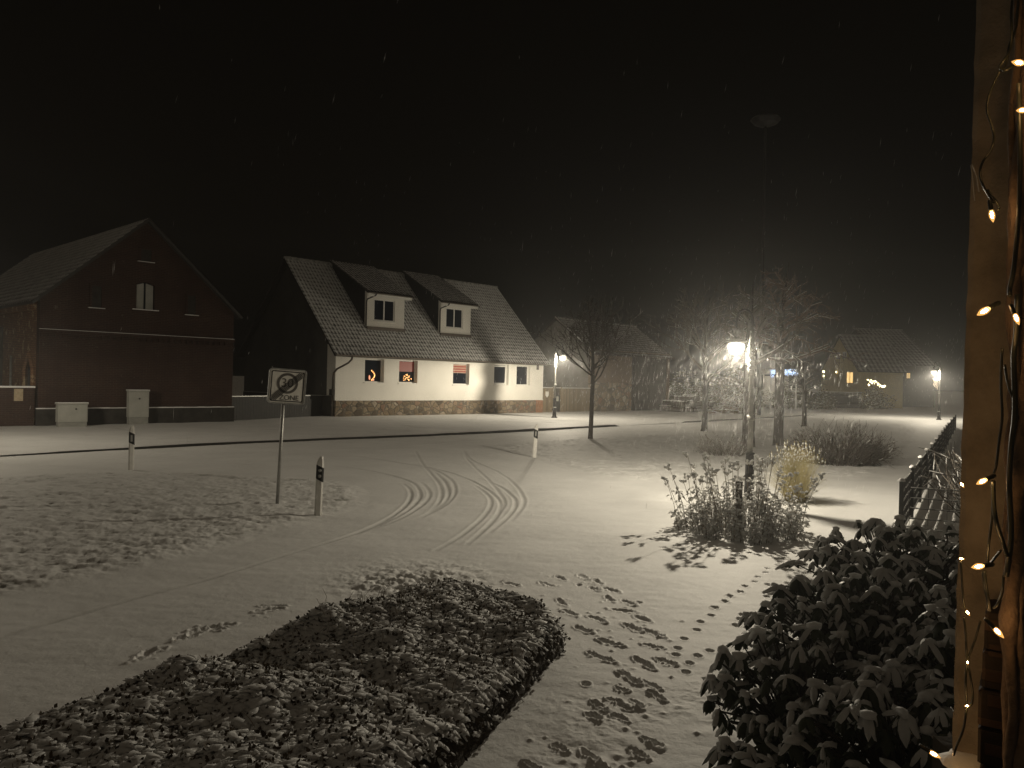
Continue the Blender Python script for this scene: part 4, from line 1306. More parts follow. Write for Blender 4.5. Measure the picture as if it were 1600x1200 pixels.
for zz in (zc - .2, zc + .2): mb.box(-.05, .05, -.029, .04, zz - .015, zz + .015)
mb.build('bracket', M['galv'], PN)


# ------------------------------------------------------------------ roadside marker posts
def marker_post(base, H, rz, label, kind, lean=0.0):
    t = empty('marker_post', base, rz, label, 'marker post', 'black and white marker posts beside the road')
    t.rotation_euler = (0, lean, rz)
    w, d_ = .062, .048
    # rounded triangular section
    sec = [(-w, -d_ * .5), (-w * .55, -d_), (w * .55, -d_), (w, -d_ * .5), (w * .45, d_ * .9), (-w * .45, d_ * .9)]
    zb0, zb1 = H * .60, H * .84

    def part(za, zb, name, mat, k=1.0, slant0=0.0, slant1=0.0):
        m_ = MB(); n_ = len(sec)
        vs = [Vector((x * k, y * k, za + slant0 * x)) for x, y in sec] + [Vector((x * k, y * k, zb + slant1 * x)) for x, y in sec]
        m_.add(vs, [tuple(reversed(range(n_))), tuple(range(n_, 2 * n_))] + [(i, (i + 1) % n_, n_ + (i + 1) % n_, n_ + i) for i in range(n_)])
        return m_.build(name, mat, t)
    part(-.15, zb0 - .004, 'shaft', M['post_white'], 1, 0, -.5)
    bd = part(zb0, zb1, 'black_band', M['post_black'], 1.02, -.5, -.5)
    # head rounded to one side
    m_ = MB(); n_ = len(sec); prev = None
    K = 6; vs = []; fs = []
    for k in range(K + 1):
        f = k / K
        sq = math.sqrt(max(0, 1 - (f * .93) ** 2))
        for x, y in sec: vs.append(Vector((x * (sq if x < 0 else .35 + .65 * sq) + (w * .25 * f if x < 0 else 0), y * (.5 + .5 * sq), zb1 + .004 + (H - zb1) * f - .5 * x * (1 - f))))
    for k in range(K):
        for i in range(n_): fs.append((k * n_ + i, k * n_ + (i + 1) % n_, (k + 1) * n_ + (i + 1) % n_, (k + 1) * n_ + i))
    fs.append(tuple(range(K * n_, K * n_ + n_))); fs.append(tuple(reversed(range(n_))))
    m_.add(vs, fs); m_.build('head', M['post_white'], t)
    if kind == 'round':
        for zz in (zb0 + .075, zb1 - .065):
            q = MB(); q.lathe([(.026, 0), (.026, .008), (.02, .012)], (0, 0, 0), 16, M=Matrix.Translation((0.0, -d_ * 1.03, zz)) @ Matrix.Rotation(PI / 2, 4, 'X')); q.build('reflector', M['reflector'], bd, True)
    else:
        q = MB(); q.box(-.022, .022, -d_ * 1.02 - .008, -d_ * 1.02 + .002, zb0 + .05, zb1 - .05); q.build('reflector', M['reflector'], bd)
    s_ = MB(); s_.blob((.012, 0, H - .006), .04, .03, .018, 8, 3, .15, True); s_.build('snow_cap', M['snow'], t, True)
    return t


p1 = G(497, 805); marker_post(p1, D(500, 714, p1.y).z, R(8), 'marker post with two round reflectors, nearest to the zone sign', 'round', R(1.5))
p2 = G(205, 735); marker_post(p2, D(205, 665, p2.y).z, R(20), 'marker post at the far edge of the left lawn before the brick barn', 'bar', R(0))
p3 = G(834.5, 715); marker_post(p3, D(838, 663, p3.y).z, R(-6), 'marker post with a rectangular reflector at the corner near the young tree', 'bar', R(3.2))

# ------------------------------------------------------------------ utility cabinets
def cabinet(base, w, h, d_, label, dots):
    t = empty('utility_cabinet', base, ANG, label, 'utility cabinet', 'grey utility cabinets before the brick barn')
    b = MB(); b.bevbox(-w / 2, w / 2, 0, d_, h * .22 + .004, h - .05, .02); b.build('housing', M['cabinet'], t)
    b = MB(); b.bevbox(-w / 2 + .02, w / 2 - .02, .02, d_ - .02, -.1, h * .22, .01); b.build('pedestal', M['cabinet_dark'], t)
    b = MB(); b.bevbox(-w / 2 - .03, w / 2 + .03, -.03, d_ + .03, h - .048, h, .02); b.build('lid', M['cabinet'], t)
    b = MB(); b.box(-w / 2 + .04, w / 2 - .04, -.012, -.002, h * .25, h - .09); dr = b.build('door', M['cabinet'], t)
    b = MB(); b.lathe([(.035, 0), (.035, .02)], (0, 0, 0), 12, M=Matrix.Translation((dots, -.013, h * .76)) @ Matrix.Rotation(PI / 2, 4, 'X')); b.build('lock', M['post_black'], dr)
    b = MB(); b.box(-w / 2 - .02, w / 2 + .02, -.02, d_ + .02, h + .002, h + .03); b.build('lid_snow', M['snow'], t)


M['cabinet_dark'] = noisy('cabinet_pedestal', (0.26, 0.26, 0.24), (0.33, 0.33, 0.30), 4, 0.7, 0.2)
c1 = G(114, 668, .06); cabinet(c1, 38 * c1.y / 1250 * 1.12, (668 - 630) * c1.y / 1250, .35, 'low wide grey utility cabinet with a dark lock', 0.1)
c2 = G(217, 664, .07); cabinet(c2, 27 * c2.y / 1250 * 1.12, (664 - 610) * c2.y / 1250, .32, 'tall narrow grey utility cabinet behind the marker post', 0.0)


# ------------------------------------------------------------------ trees
def limb_path(p, d, L, n_, curl, up):
    pts = [p.copy()]
    for i in range(n_):
        d = (d + Vector((random.gauss(0, curl), random.gauss(0, curl), random.gauss(0, curl) + up))).normalized()
        p = p + d * (L / n_)
        pts.append(p.copy())
    return pts, d


def tree(name, base, H, tr, trunk_h, label, nlimb, spread, up, mats=('bark', 'twig'), depth=4, ratio=.62, leader=True, fmax=.82, snow=True, seed=1, droop=0.0, minr=.006, brk=(3, 5)):
    random.seed(seed)
    t = empty(name, base, 0, label, 'tree', 'bare trees along the street')
    T = MB()
    rad = [tr * 1.45, tr * 1.12, tr, tr * .95]
    zs = [-.15, .12, .5, trunk_h]
    off_ = [Vector((random.gauss(0, .015), random.gauss(0, .015), 0)) for _ in zs]
    T.tube([Vector((0, 0, z)) + o_ for z, o_ in zip(zs, off_)], rad, 10)
    B = MB(); S_ = MB()

    def grow(p, d, L, r_, lev):
        n_ = 5 if lev < 2 else 3
        pts, dd = limb_path(p, d, L, n_, .10 + .05 * lev, (up if lev < 2 else up * .5) - droop * (lev >= 2))
        rr_ = [max(minr * .8, r_ * (1 - .55 * i / n_)) for i in range(n_ + 1)]
        B.tube(pts, rr_, 6 if lev == 0 else (4 if lev < 3 else 3), cap=lev < 1)
        if snow and lev < 3 and random.random() < .6:
            for i in range(1, n_):
                if abs((pts[i + 1] - pts[i]).normalized().z) < .75:
                    S_.tube([pts[i] + Vector((0, 0, rr_[i] * .9)), pts[i + 1] + Vector((0, 0, rr_[i + 1] * .9))], [rr_[i] * .6, rr_[i + 1] * .5], 4)
        if lev >= depth: return
        k = random.randint(*brk)
        for c in range(k):
            f = .30 + .70 * (c + random.random() * .6) / k
            i = min(n_ - 1, int(f * n_)); q = pts[i].lerp(pts[i + 1], f * n_ - i if f < 1 else 1)
            ax = (pts[i + 1] - pts[i]).normalized()
            side = ax.orthogonal().normalized(); side.rotate(Matrix.Rotation(random.uniform(0, 2 * PI), 3, ax))
            nd = (ax * random.uniform(.65, 1.1) + side * random.uniform(.45, .9)).normalized()
            grow(q, nd, L * ratio * random.uniform(.7, 1.15), max(minr, r_ * .52 * (1 - .3 * f)), lev + 1)
    if leader:
        pts, dd = limb_path(Vector((off_[-1].x, off_[-1].y, trunk_h)), Vector((0, 0, 1)), (H - trunk_h) * .93, 7, .05, .02)
        rr_ = [tr * .9 * (1 - .93 * (i / 7)) + .006 for i in range(8)]
        T.tube(pts, rr_, 8)
    for k in range(nlimb):
        a = 2 * PI * k / nlimb * 2.618 + random.uniform(-.3, .3)
        if leader:
            f = (k / nlimb) * fmax
            i = min(6, int(f * 7)); p = pts[i].lerp(pts[i + 1], f * 7 - i)
            L_ = (H - p.z) * spread * random.uniform(.8, 1.1); r0 = tr * .42 * (1 - .55 * f)
            el = .55 + .5 * f
        else:
            p = Vector((0, 0, trunk_h - .05)); L_ = (H - trunk_h) * spread * random.uniform(.8, 1.1); r0 = tr * .5; el = .9
        d = Vector((math.cos(a), math.sin(a), el)).normalized()
        grow(p, d, L_, r0, 0)
    T.build('trunk', M[mats[0]], t, True)
    B.build('crown', M[mats[1]], t)
    if snow and S_.f: S_.build('branch_snow', M['snow'], t)
    return t


p = G(923, 688); tree('young_tree', p, D(925, 468, p.y).z, .088, 2.25, 'young bare tree with a round crown before the plank gate', 17, .64, .18, ('bark', 'dark_twig'), seed=3, depth=3, ratio=.6, minr=.010, fmax=.55)
p = G(1100, 674); tree('bare_tree', p, D(1100, 455, p.y).z, .15, 2.6, 'bare tree with an upright spreading crown beside the log pile', 15, .78, .14, seed=8, depth=3, ratio=.6, minr=.010, fmax=.6)
p = G(1216, 697); tree('old_larch', p, D(1216, 395, p.y).z, .19, 3.2, 'tall bare tree with long drooping branches right of the lamp', 20, .52, -.01, ('bark', 'red_twig'), seed=14, depth=3, ratio=.6, minr=.009, droop=.10)
p = G(1169, 700); p.z = 0; tree('old_tree', p, D(1169, 430, p.y).z, .24, 3.1, 'thick bare trunk standing directly behind the street lamp pole', 13, .5, .03, ('bark', 'twig'), seed=21, depth=3, ratio=.62, minr=.008)
p = G(1256, 667); tree('small_tree', p, D(1256, 560, p.y).z, .13, 2.0, 'small bare tree beyond the dark twiggy shrub', 10, .6, .0, ('bark', 'twig'), seed=27, depth=3, minr=.009)


# ------------------------------------------------------------------ twiggy shrubs
def shrub(name, base, rx, ry, H, nst, label, mat, seed, lean=.5, rmin=.004, snow=0.25, cat='shrub'):
    random.seed(seed)
    t = empty(name, base, 0, label, cat)
    B = MB(); S_ = MB()
    for i in range(nst):
        a = random.uniform(0, 2 * PI); q = math.sqrt(random.random())
        p = Vector((rx * .55 * q * math.cos(a), ry * .55 * q * math.sin(a), -.03))
        d = Vector((math.cos(a) * lean * (.3 + q) * rx / H, math.sin(a) * lean * (.3 + q) * ry / H, 1)).normalized()
        L = H * random.uniform(.55, 1.1) * (1 - .25 * q)
        pts, dd = limb_path(p, d, L, 5, .12, -.02)
        B.tube(pts, [rmin * 2.0 * (1 - .6 * k / 5) for k in range(6)], 3, cap=False)
        for k in range(random.randint(3, 6)):
            i_ = random.randint(1, 4)
            ax = (pts[i_ + 1] - pts[i_]).normalized(); sd = ax.orthogonal(); sd.rotate(Matrix.Rotation(random.uniform(0, 6.28), 3, ax))
            pt2, _ = limb_path(pts[i_], (ax + sd * random.uniform(.5, 1.1)).normalized(), L * random.uniform(.2, .42), 3, .16, 0)
            B.tube(pt2, [rmin * 1.1, rmin * .9, rmin * .8, rmin * .6], 3, cap=False)
            if random.random() < snow:
                S_.tube([pt2[1] + Vector((0, 0, rmin * 1.4)), pt2[2] + Vector((0, 0, rmin * 1.4))], rmin * 1.2, 4)
    B.build('twigs', mat, t)
    if S_.f: S_.build('twig_snow', M['snow'], t)
    return t


p = G(1308, 726); shrub('twiggy_shrub', p, 1.75, 1.3, 1.45, 420, 'broad dark twiggy shrub behind the ornamental grass', M['dark_twig'] if 'dark_twig' in M else M['twig'], 5, .8, .006, .05)
p = G(1130, 712); shrub('twiggy_shrub', p, 1.0, .8, .95, 110, 'small loose twiggy shrub left of the lamp pole', M['twig'], 6, .8, .005, .08)


# ------------------------------------------------------------------ planted bed
def perennials():
    random.seed(31)
    c = G(1160, 832)
    t = empty('perennial_clump', c, 0, 'snow-laden clump of dry perennials with seed heads on the open snow', 'plant')
    St, Lf, Sn = MB(), MB(), MB()
    rx, ry = .93, .85

    def leaf(p, a, L, w, el):
        dx, dy = math.cos(a), math.sin(a)
        d = Vector((dx * math.cos(el), dy * math.cos(el), math.sin(el)))
        s = Vector((-dy, dx, 0)) * w
        mid = p + d * L * .5 + Vector((0, 0, -.006)); tip = p + d * L + Vector((0, 0, -.35 * L))
        Lf.add([p, mid - s, tip, mid + s, mid + Vector((0, 0, .006))], [(0, 1, 4), (0, 4, 3), (1, 2, 4), (4, 2, 3)])
        if random.random() < .85:
            u = Vector((0, 0, .014 + .010 * random.random()))
            Sn.add([p + u * .6, mid - s * .85 + u * .5, tip * .8 + p * .2 + u * .3, mid + s * .85 + u * .5, mid + u * 1.7], [(0, 1, 4), (0, 4, 3), (1, 2, 4), (4, 2, 3)])
    for i in range(300):
        a = random.uniform(0, 2 * PI); q = math.sqrt(random.random()) * (1 + .12 * math.sin(3 * a) + .08 * math.sin(7 * a))
        x, y = rx * q * math.cos(a), ry * q * math.sin(a)
        edge = q
        H = (.20 + .48 * max(0, 1 - edge ** 2)) * random.uniform(.5, 1.35)
        tall = random.random() < .24 and (y > -.45)
        if tall: H = random.uniform(.85, 1.22) * (1.0 if edge < .7 else .78)
        ln = Vector((math.cos(a) * .30 * edge * H, math.sin(a) * .30 * edge * H, 0))
        p0 = Vector((x, y, -.02)); p1 = Vector((x, y, H * .5)) + ln * .35; p2 = Vector((x, y, H)) + ln + Vector((random.gauss(0, .03), random.gauss(0, .03), 0))
        St.tube([p0, p1, p2], [.005, .0045, .003], 3, cap=False)
        nl = random.randint(5, 9)
        for k in range(nl):
            f = random.uniform(.12, .98 if not tall else .8)
            q_ = p0.lerp(p1, f * 2) if f < .5 else p1.lerp(p2, f * 2 - 1)
            leaf(q_, random.uniform(0, 2 * PI), random.uniform(.07, .16), random.uniform(.012, .030), random.uniform(-.5, .6))
        if tall:
            for k in range(random.randint(2, 6)):
                aa = random.uniform(0, 2 * PI); rr_ = random.uniform(.02, .07)
                e = p2 + Vector((math.cos(aa) * rr_, math.sin(aa) * rr_, random.uniform(-.05, .03)))
                St.tube([p2 - Vector((0, 0, .07)), e], .0025, 3, cap=False)
                Sn.blob(e + Vector((0, 0, .012)), random.uniform(.020, .042), random.uniform(.020, .042), random.uniform(.014, .026), 6, 3, .3)
                Lf.blob(e - Vector((0, 0, .006)), .018, .018, .012, 5, 2, .3)
        elif random.random() < .85:
            Sn.blob(p2 + Vector((0, 0, .01)), random.uniform(.02, .05), random.uniform(.02, .045), random.uniform(.01, .022), 6, 3, .35)
    St.build('stems', M['stem'], t); Lf.build('foliage', M['dry_leaf_frosted'], t); Sn.build('snow_cover', M['clump_snow'], t, True)

    # ornamental grass
    random.seed(37)
    g = G(1243, 783)
    t2 = empty('ornamental_grass', g, 0, 'tuft of straw-yellow ornamental grass behind the perennials', 'plant')
    Bl, Sn2 = MB(), MB()
    for i in range(1300):
        a = random.uniform(0, 2 * PI); q = math.sqrt(random.random()) * .2
        out = random.uniform(0, .60); H = 1.12 * math.sqrt(1 - (out / .66) ** 2) * random.uniform(.7, 1.0)
        d = Vector((math.cos(a), math.sin(a), 0)); s = Vector((-d.y, d.x, 0)) * .004
        pts = [Vector((q * math.cos(a), q * math.sin(a), 0)) + d * out * f ** 1.2 + Vector((0, 0, H * (f if f < .7 else f - (f - .7) ** 2 * 1.6 * out))) for f in (0, .3, .6, .85, 1.05)]
        vs = []
        for k, p_ in enumerate(pts):
            w_ = s * (1 - k / 4.6); vs += [p_ - w_, p_ + w_]
        Bl.add(vs, [(2 * k, 2 * k + 1, 2 * k + 3, 2 * k + 2) for k in range(4)])
        if random.random() < .16: Sn2.blob(pts[random.choice((2, 3, 4))] + Vector((0, 0, .008)), random.uniform(.008, .02), random.uniform(.008, .02), .009, 5, 2, .3)
        if H > .8 and random.random() < .16:
            for k in range(5): Bl.blob(pts[4] + Vector((0, 0, .02 * k)) , .008, .008, .02, 4, 2, .3)
            Sn2.blob(pts[4] + Vector((0, 0, .03)), .013, .013, .035, 5, 2, .3)
    Bl.build('blades', M['straw'], t2); Sn2.build('blade_snow', M['clump_snow'], t2, True)
    # wooden stake
    sp = D(1155, 752, 12.55)
    stake = empty('wooden_stake', (sp.x, sp.y, 0), .3, 'dark wooden stake standing among the perennials', 'stake')
    m_ = MB(); m_.bevbox(-.042, .042, -.042, .042, -.2, sp.z, .008); m_.build('post', M['bark'], stake)
    m_ = MB(); m_.blob((0, 0, sp.z - .004), .042, .042, .018, 8, 3, .15, True); m_.build('snow_cap', M['snow'], stake, True)


perennials()


# ------------------------------------------------------------------ low clipped bed in the foreground
def low_hedge():
    random.seed(41)
    out = gp([(884, 1012), (800, 1110), (715, 1203), (600, 1330), (480, 1450)]) + [(-2.0, 1.9), (-3.6, 2.3)] + [tuple(G(px, py, .22).xy) for px, py in ((-120, 1200), (0, 1142), (150, 1095), (300, 1035), (450, 985), (560, 945), (620, 925), (700, 912), (790, 920), (850, 940), (884, 975))]
    ctr = Vector((-1.2, 5.2, 0))
    t = empty('ground_cover_hedge', (0, 0, 0), 0, 'low clipped hedge bed smothered in lumpy snow in the foreground', 'hedge', kind='thing')
    xs = np.arange(-4.0, 0.9, .035); ys = np.arange(1.8, 8.3, .035)
    X, Y = np.meshgrid(xs, ys)
    ins = inside(X, Y, out); d = dist_poly(X, Y, out)
    k = np.where(ins, np.clip(d / .20, 0, 1), 0)
    Hh = .29 * np.sqrt(1 - (1 - k) ** 2) + k * (.26 * (fbm(X, Y, 1.2, 3, 3) - .5) + .09 * (fbm(X, Y, 4.5, 3, 7) - .5))
    Hh = np.where(ins, np.maximum(Hh, .02), -.05)
    nx, ny = len(xs), len(ys)
    keep = ins[:-1, :-1] | ins[1:, :-1] | ins[:-1, 1:] | ins[1:, 1:]
    V = np.stack([X, Y, Hh - .015], -1).reshape(-1, 3)
    f = [(j * nx + i, j * nx + i + 1, (j + 1) * nx + i + 1, (j + 1) * nx + i) for j in range(ny - 1) for i in range(nx - 1) if keep[j, i]]
    core = MB(); core.v = [tuple(v) for v in V]; core.f = f
    core.build('twig_core', M['hedge_core'], t, True)

    def hz(x, y):
        i = int((x - xs[0]) / .035); j = int((y - ys[0]) / .035)
        if 0 <= i < nx - 1 and 0 <= j < ny - 1 and ins[j, i]:
            gx = (Hh[j, i + 1] - Hh[j, i]) / .035; gy = (Hh[j + 1, i] - Hh[j, i]) / .035
            return Hh[j, i], gx, gy, d[j, i]
        return None
    Lf, Sn, Gr = MB(), MB(), MB()
    xsr = rs.uniform(-4, .85, 60000); ysr = rs.uniform(2.2, 8.2, 60000)
    cover = fbm(xsr, ysr, 1.6, 4, 13, .6)
    cl = 0; lf = 0
    for x, y, cv in zip(xsr, ysr, cover):
        h = hz(x, y)
        if h is None: continue
        z, gx, gy, de = h
        nrm = Vector((-gx, -gy, 1)).normalized()
        steep = nrm.z
        if cl < 21000 and random.random() < (.80 if steep > .5 else .45) * (1 if cv > .40 else .6) and steep > .12:
            r0 = random.choice((.009, .013, .017, .022, .032)) * random.uniform(.8, 1.25) * (1 if steep > .5 else .7)
            q = nrm.lerp(Vector((0, 0, 1)), .4).normalized().to_track_quat('Z', 'Y').to_matrix()
            q = q @ Matrix.Rotation(random.uniform(0, 6.28), 3, 'Z')
            Sn.blob((x, y, z + random.uniform(-.012, .008)), r0 * random.uniform(1, 2.2), r0, r0 * random.uniform(.22, .55), 7, 3, .5, True, q); cl += 1
        if lf < 20000 and random.random() < (.22 if steep > .5 else .6):
            for _ in range(2):
                L = random.uniform(.018, .042)
                dv = (nrm * random.uniform(.3, 1) + Vector((random.gauss(0, .6), random.gauss(0, .6), random.gauss(0, .3)))).normalized()
                s = dv.orthogonal().normalized(); s.rotate(Matrix.Rotation(random.uniform(0, 6.28), 3, dv)); s *= L * .32
                p = Vector((x, y, z - .01)) + nrm * random.uniform(0, .022)
                Lf.add([p, p + dv * L * .5 - s, p + dv * L, p + dv * L * .5 + s], [(0, 1, 2, 3)]); lf += 1
    for k in range(260):
        x, y = random.choice(((random.gauss(-.9, .35), random.gauss(7.0, .3)), (random.gauss(-.05, .25), random.gauss(6.0, .7)), (random.gauss(-1.1, .6), random.gauss(5.6, .8))))
        h = hz(x, y)
        if h is None: continue
        p = Vector((x, y, h[0])); dv = Vector((random.gauss(0, .35), random.gauss(0, .35), 1)).normalized()
        L = random.uniform(.06, .17)
        Gr.tube([p, p + dv * L * .6, p + dv * L + Vector((random.gauss(0, .03), random.gauss(0, .03), 0))], [.0022, .0018, .001], 3, cap=False)
    Lf.build('foliage', M['hedge_leaf'], t); Sn.build('snow_cover', M['clump_snow'], t, True); Gr.build('dry_blades', M['stem'], t)


low_hedge()


# ------------------------------------------------------------------ rhododendron
def rhododendron(name, lobes, n_wh, label, seed):
    random.seed(seed)
    t = empty(name, (lobes[0][0], lobes[0][1], 0), 0, label, 'shrub', kind='thing')
    o = Vector((lobes[0][0], lobes[0][1], 0))
    Lf, Sn, Stm = MB(), MB(), MB()
    tot = sum(l[3] * l[4] for l in lobes)
    spots = []
    for (cx, cy, cz, rx, ry, rz) in lobes:
        for k in range(int(n_wh * rx * ry / tot)):
            while True:
                v = Vector((random.gauss(0, 1), random.gauss(0, 1), random.gauss(0, 1))).normalized()
                if v.z > -.55: break
            f = random.uniform(.78, 1.0) if random.random() < .7 else random.uniform(.5, .8)
            p = Vector((cx + v.x * rx * f, cy + v.y * ry * f, cz + v.z * rz * f))
            if p.z < .08: continue
            spots.append((p, v, f, Vector((cx, cy, max(.1, cz - rz * .6)))))
    for p, v, f, c in spots:
        ax = (v * .7 + Vector((random.gauss(0, .25), random.gauss(0, .25), .75))).normalized()
        Stm.tube([c - o, (c.lerp(p, .6) + Vector((0, 0, .05))) - o, p - o], [.012, .008, .005], 4, cap=False)
        nl = random.randint(6, 9); a0 = random.uniform(0, 6.28)
        e1 = ax.orthogonal().normalized(); e2 = ax.cross(e1)
        droop = random.uniform(.9, 3.3); wsc = random.uniform(.72, 1.2)
        sn_f = 1.0 if f > .75 and v.z > -.15 else .25
        for k in range(nl):
            a = a0 + 2 * PI * k / nl + random.uniform(-.25, .25)
            rd = (e1 * math.cos(a) + e2 * math.sin(a)).normalized()
            L = random.uniform(.075, .14) * wsc; w = L * random.uniform(.15, .21)
            d = (rd + ax * random.uniform(.1, .55)).normalized()
            q = p - o
            sd = d.cross(Vector((0, 0, 1)))
            if sd.length < .1: sd = d.orthogonal()
            sd.normalize()
            rows_ = []; nseg = 4
            for i in range(nseg + 1):
                wd = w * (0.25, .85, 1.0, .75, .06)[i]
                rows_.append((q.copy(), sd.copy(), wd, d.copy()))
                d = (d + Vector((0, 0, -droop * .26))).normalized()
                q = q + d * (L / nseg)
            vs = []; sv = []
            for (q_, s_, wd, d_) in rows_:
                nn = s_.cross(d_).normalized()
                if nn.z < 0: nn = -nn
                cu = nn * (-wd * .55)
                vs += [q_ - s_ * wd + cu, q_, q_ + s_ * wd + cu]
                th = .012 + .008 * random.random()
                sv += [q_ - s_ * wd * .9 + cu * .9 + nn * .002, q_ + nn * th, q_ + s_ * wd * .9 + cu * .9 + nn * .002]
            fs = []
            for i in range(nseg):
                b = 3 * i
                fs += [(b, b + 1, b + 4, b + 3), (b + 1, b + 2, b + 5, b + 4)]
            Lf.add(vs, fs)
            if random.random() < .50 * sn_f:
                m_ = random.choice((3, 4, 4)); Sn.add(sv[:3 * (m_ + 1)], fs[:2 * m_])
        if random.random() < .6 * sn_f: Sn.blob(p - o + Vector((0, 0, .010)), random.uniform(.025, .055), random.uniform(.025, .05), random.uniform(.016, .030), 7, 3, .3)
    Stm.build('stems', M['bark'], t); Lf.build('foliage', M['rhodo_leaf'], t, True); Sn.build('snow_cover', M['clump_snow'], t, True)
    return t


# lobes: centre x, y, z and radii
rhododendron('rhododendron', [(2.45, 5.35, .55, .85, .7, .62), (1.75, 4.75, .42, .55, .55, .48), (2.75, 4.4, .55, .75, .6, .62), (1.45, 4.35, .22, .30, .35, .28), (2.0, 4.0, .45, .6, .5, .45)], 760, 'snow-covered rhododendron with drooping leathery leaves beside the door wall', 51)
rhododendron('rhododendron', [(3.05, 6.2, .75, .85, .7, .55), (3.55, 6.6, .62, .7, .6, .62), (2.55, 6.0, .55, .45, .45, .42)], 430, 'smaller rhododendron behind, reaching up to the mesh fence', 53)


# ------------------------------------------------------------------ mesh fence on the right
def fence_run(a, b, H, nm, label, posts, strips):
    d = b - a; L = d.length
    t = empty('mesh_fence', (a.x, a.y, 0), math.atan2(d.y, d.x), label, 'fence', kind='thing')
    m_ = MB()
    nz = 5
    for k in range(nz + 1):
        z = .06 + (H - .08) * k / nz
        for yy in (-.009, .009): m_.tube([(0.03, yy, z), (L - .03, yy, z)], .004, 5)
    nvt = int(L / .05)
    if nvt < 60:
        for i in range(nvt): m_.tube([(.04 + i * .05, 0, .03), (.04 + i * .05, 0, H)], .0025, 4)
    else:
        for i in range(int(L / .25)): m_.tube([(.04 + i * .25, 0, .03), (.04 + i * .25, 0, H)], .003, 4)
    m_.build('mesh_panel', M['fence_metal'], t)
    s_ = MB()
    for k in range(nz + 1):
        z = .06 + (H - .08) * k / nz
        x = .05
        while x < L - .1:
            l = random.uniform(.1, .5)
            s_.tube([(x, 0, z + .008), (min(x + l, L - .05), 0, z + .008)], random.uniform(.006, .010), 5); x += l + random.uniform(.01, .06 if L < 5 else .4)
    s_.build('bar_snow', M['snow'], t, True)
    if strips:
        q = MB(); x = .04
        for k in range(nz):
            z0 = .06 + (H - .08) * k / nz + .014; z1 = .06 + (H - .08) * (k + 1) / nz - .014
            q.box(.04, L - .04, .011, .014, z0, z1)
        q.build('screening_strips', M['strip'], t)
    for x in posts:
        if x > L: continue
        p_ = MB(); p_.bevbox(x - .03, x + .03, -.045, .015, -.1, H + .05, .006); po = p_.build('fence_post', M['fence_metal'], t)
        c_ = MB(); c_.blob((x, -.015, H + .05), .055, .055, .05, 9, 3, .12, True); c_.build('snow_cap', M['snow'], po, True)
    return t


F0 = G(1405, 846); FHt = D(1404, 757, F0.y).z
FDIR = Vector((.50, .865, 0)).normalized()
fence_run(F0, F0 + FDIR * 44, FHt, 'a', 'long dark mesh fence with screening strips running away along the verge', [0, 2.5, 5, 7.5, 10, 12.5, 15, 17.5, 20, 22.5, 25, 30, 35, 40], True)
a_ = F0 + Vector((.08, -.04, 0))
fence_run(a_, a_ + Vector((.90, -.42, 0)).normalized() * 3.2, FHt - .02, 'b', 'open mesh fence panel between corner post and door wall', [3.15], False)
p = G(1490, 790); shrub('garden_shrub', Vector((8.6, 13.6, 0)), 1.3, 1.6, 1.75, 150, 'bare snow-flecked garden shrub behind the mesh fence', M['twig'], 9, .7, .0075, .75)

# ------------------------------------------------------------------ logs and brush beside the stone barn
def logs():
    random.seed(61)
    c = G(1072, 645)
    n_ = 0
    lay = [(-1.85, .28, .30), (-1.25, .24, .24), (-.72, .30, .28), (-.12, .26, .26), (.45, .28, .24), (1.0, .3, .26), (1.5, .24, .2), (-1.55, .74, .26), (-.95, .72, .22), (-.35, .78, .28), (.25, .74, .24), (.85, .74, .22), (-.7, 1.16, .22), (0.0, 1.2, .28)]
    for i, (dx, z, r_) in enumerate(lay):
        p = c + Vector((dx, random.uniform(-.1, .1), z + .02))
        hd = ANG + PI / 2 + random.uniform(-.5, .5) + PI
        t = empty('log', p, hd, 'sawn log in the snowy pile beside the fieldstone barn', 'log', 'logs piled by the fieldstone barn')
        L = random.uniform(1.2, 2.0)
        b = MB(); b.tube([(-.3, 0, 0), (L * .5, random.gauss(0, .02), 0), (L, 0, random.gauss(0, .03))], [r_, r_ * .97, r_ * .93], 12, True); b.build('bark', M['log_bark'], t, True)
        e = MB(); e.lathe([(r_ * .96, 0), (r_ * .94, .012)], n=12, M=Matrix.Translation((-.303, 0, 0)) @ Matrix.Rotation(-PI / 2, 4, 'Y')); e.build('sawn_end', M['log_end'], t)
        s_ = MB()
        for k in range(5): s_.blob((-.2 + L * k / 4.5, random.gauss(0, .03), r_ * .75), L * .14, r_ * .75, r_ * .40, 8, 3, .15, True)
        s_.build('snow_cover', M['snow'], t, True)
    c2 = G(1132, 648)
    t = empty('brush_heap', c2, 0, 'low snow-covered heap of brush right of the log pile', 'brush heap', kind='thing')
    b = MB(); s_ = MB()
    for k in range(260):
        x = random.gauss(0, 1.0); z = max(.03, random.uniform(.05, .75) * math.exp(-(x / 1.6) ** 2)); y = random.gauss(0, .4)
        a = random.uniform(-.5, .5); L = random.uniform(.3, 1.1)
        b.tube([(x, y, z), (x + L * math.cos(a), y + L * .4 * math.sin(a), z * random.uniform(.5, 1.1))], random.uniform(.012, .03), 4)
        if random.random() < .6: s_.blob((x, y, z + .02), random.uniform(.1, .25), .12, .06, 6, 3, .25, True)
    b.build('branches', M['stem'], t); s_.build('snow_cover', M['snow'], t, True)


logs()


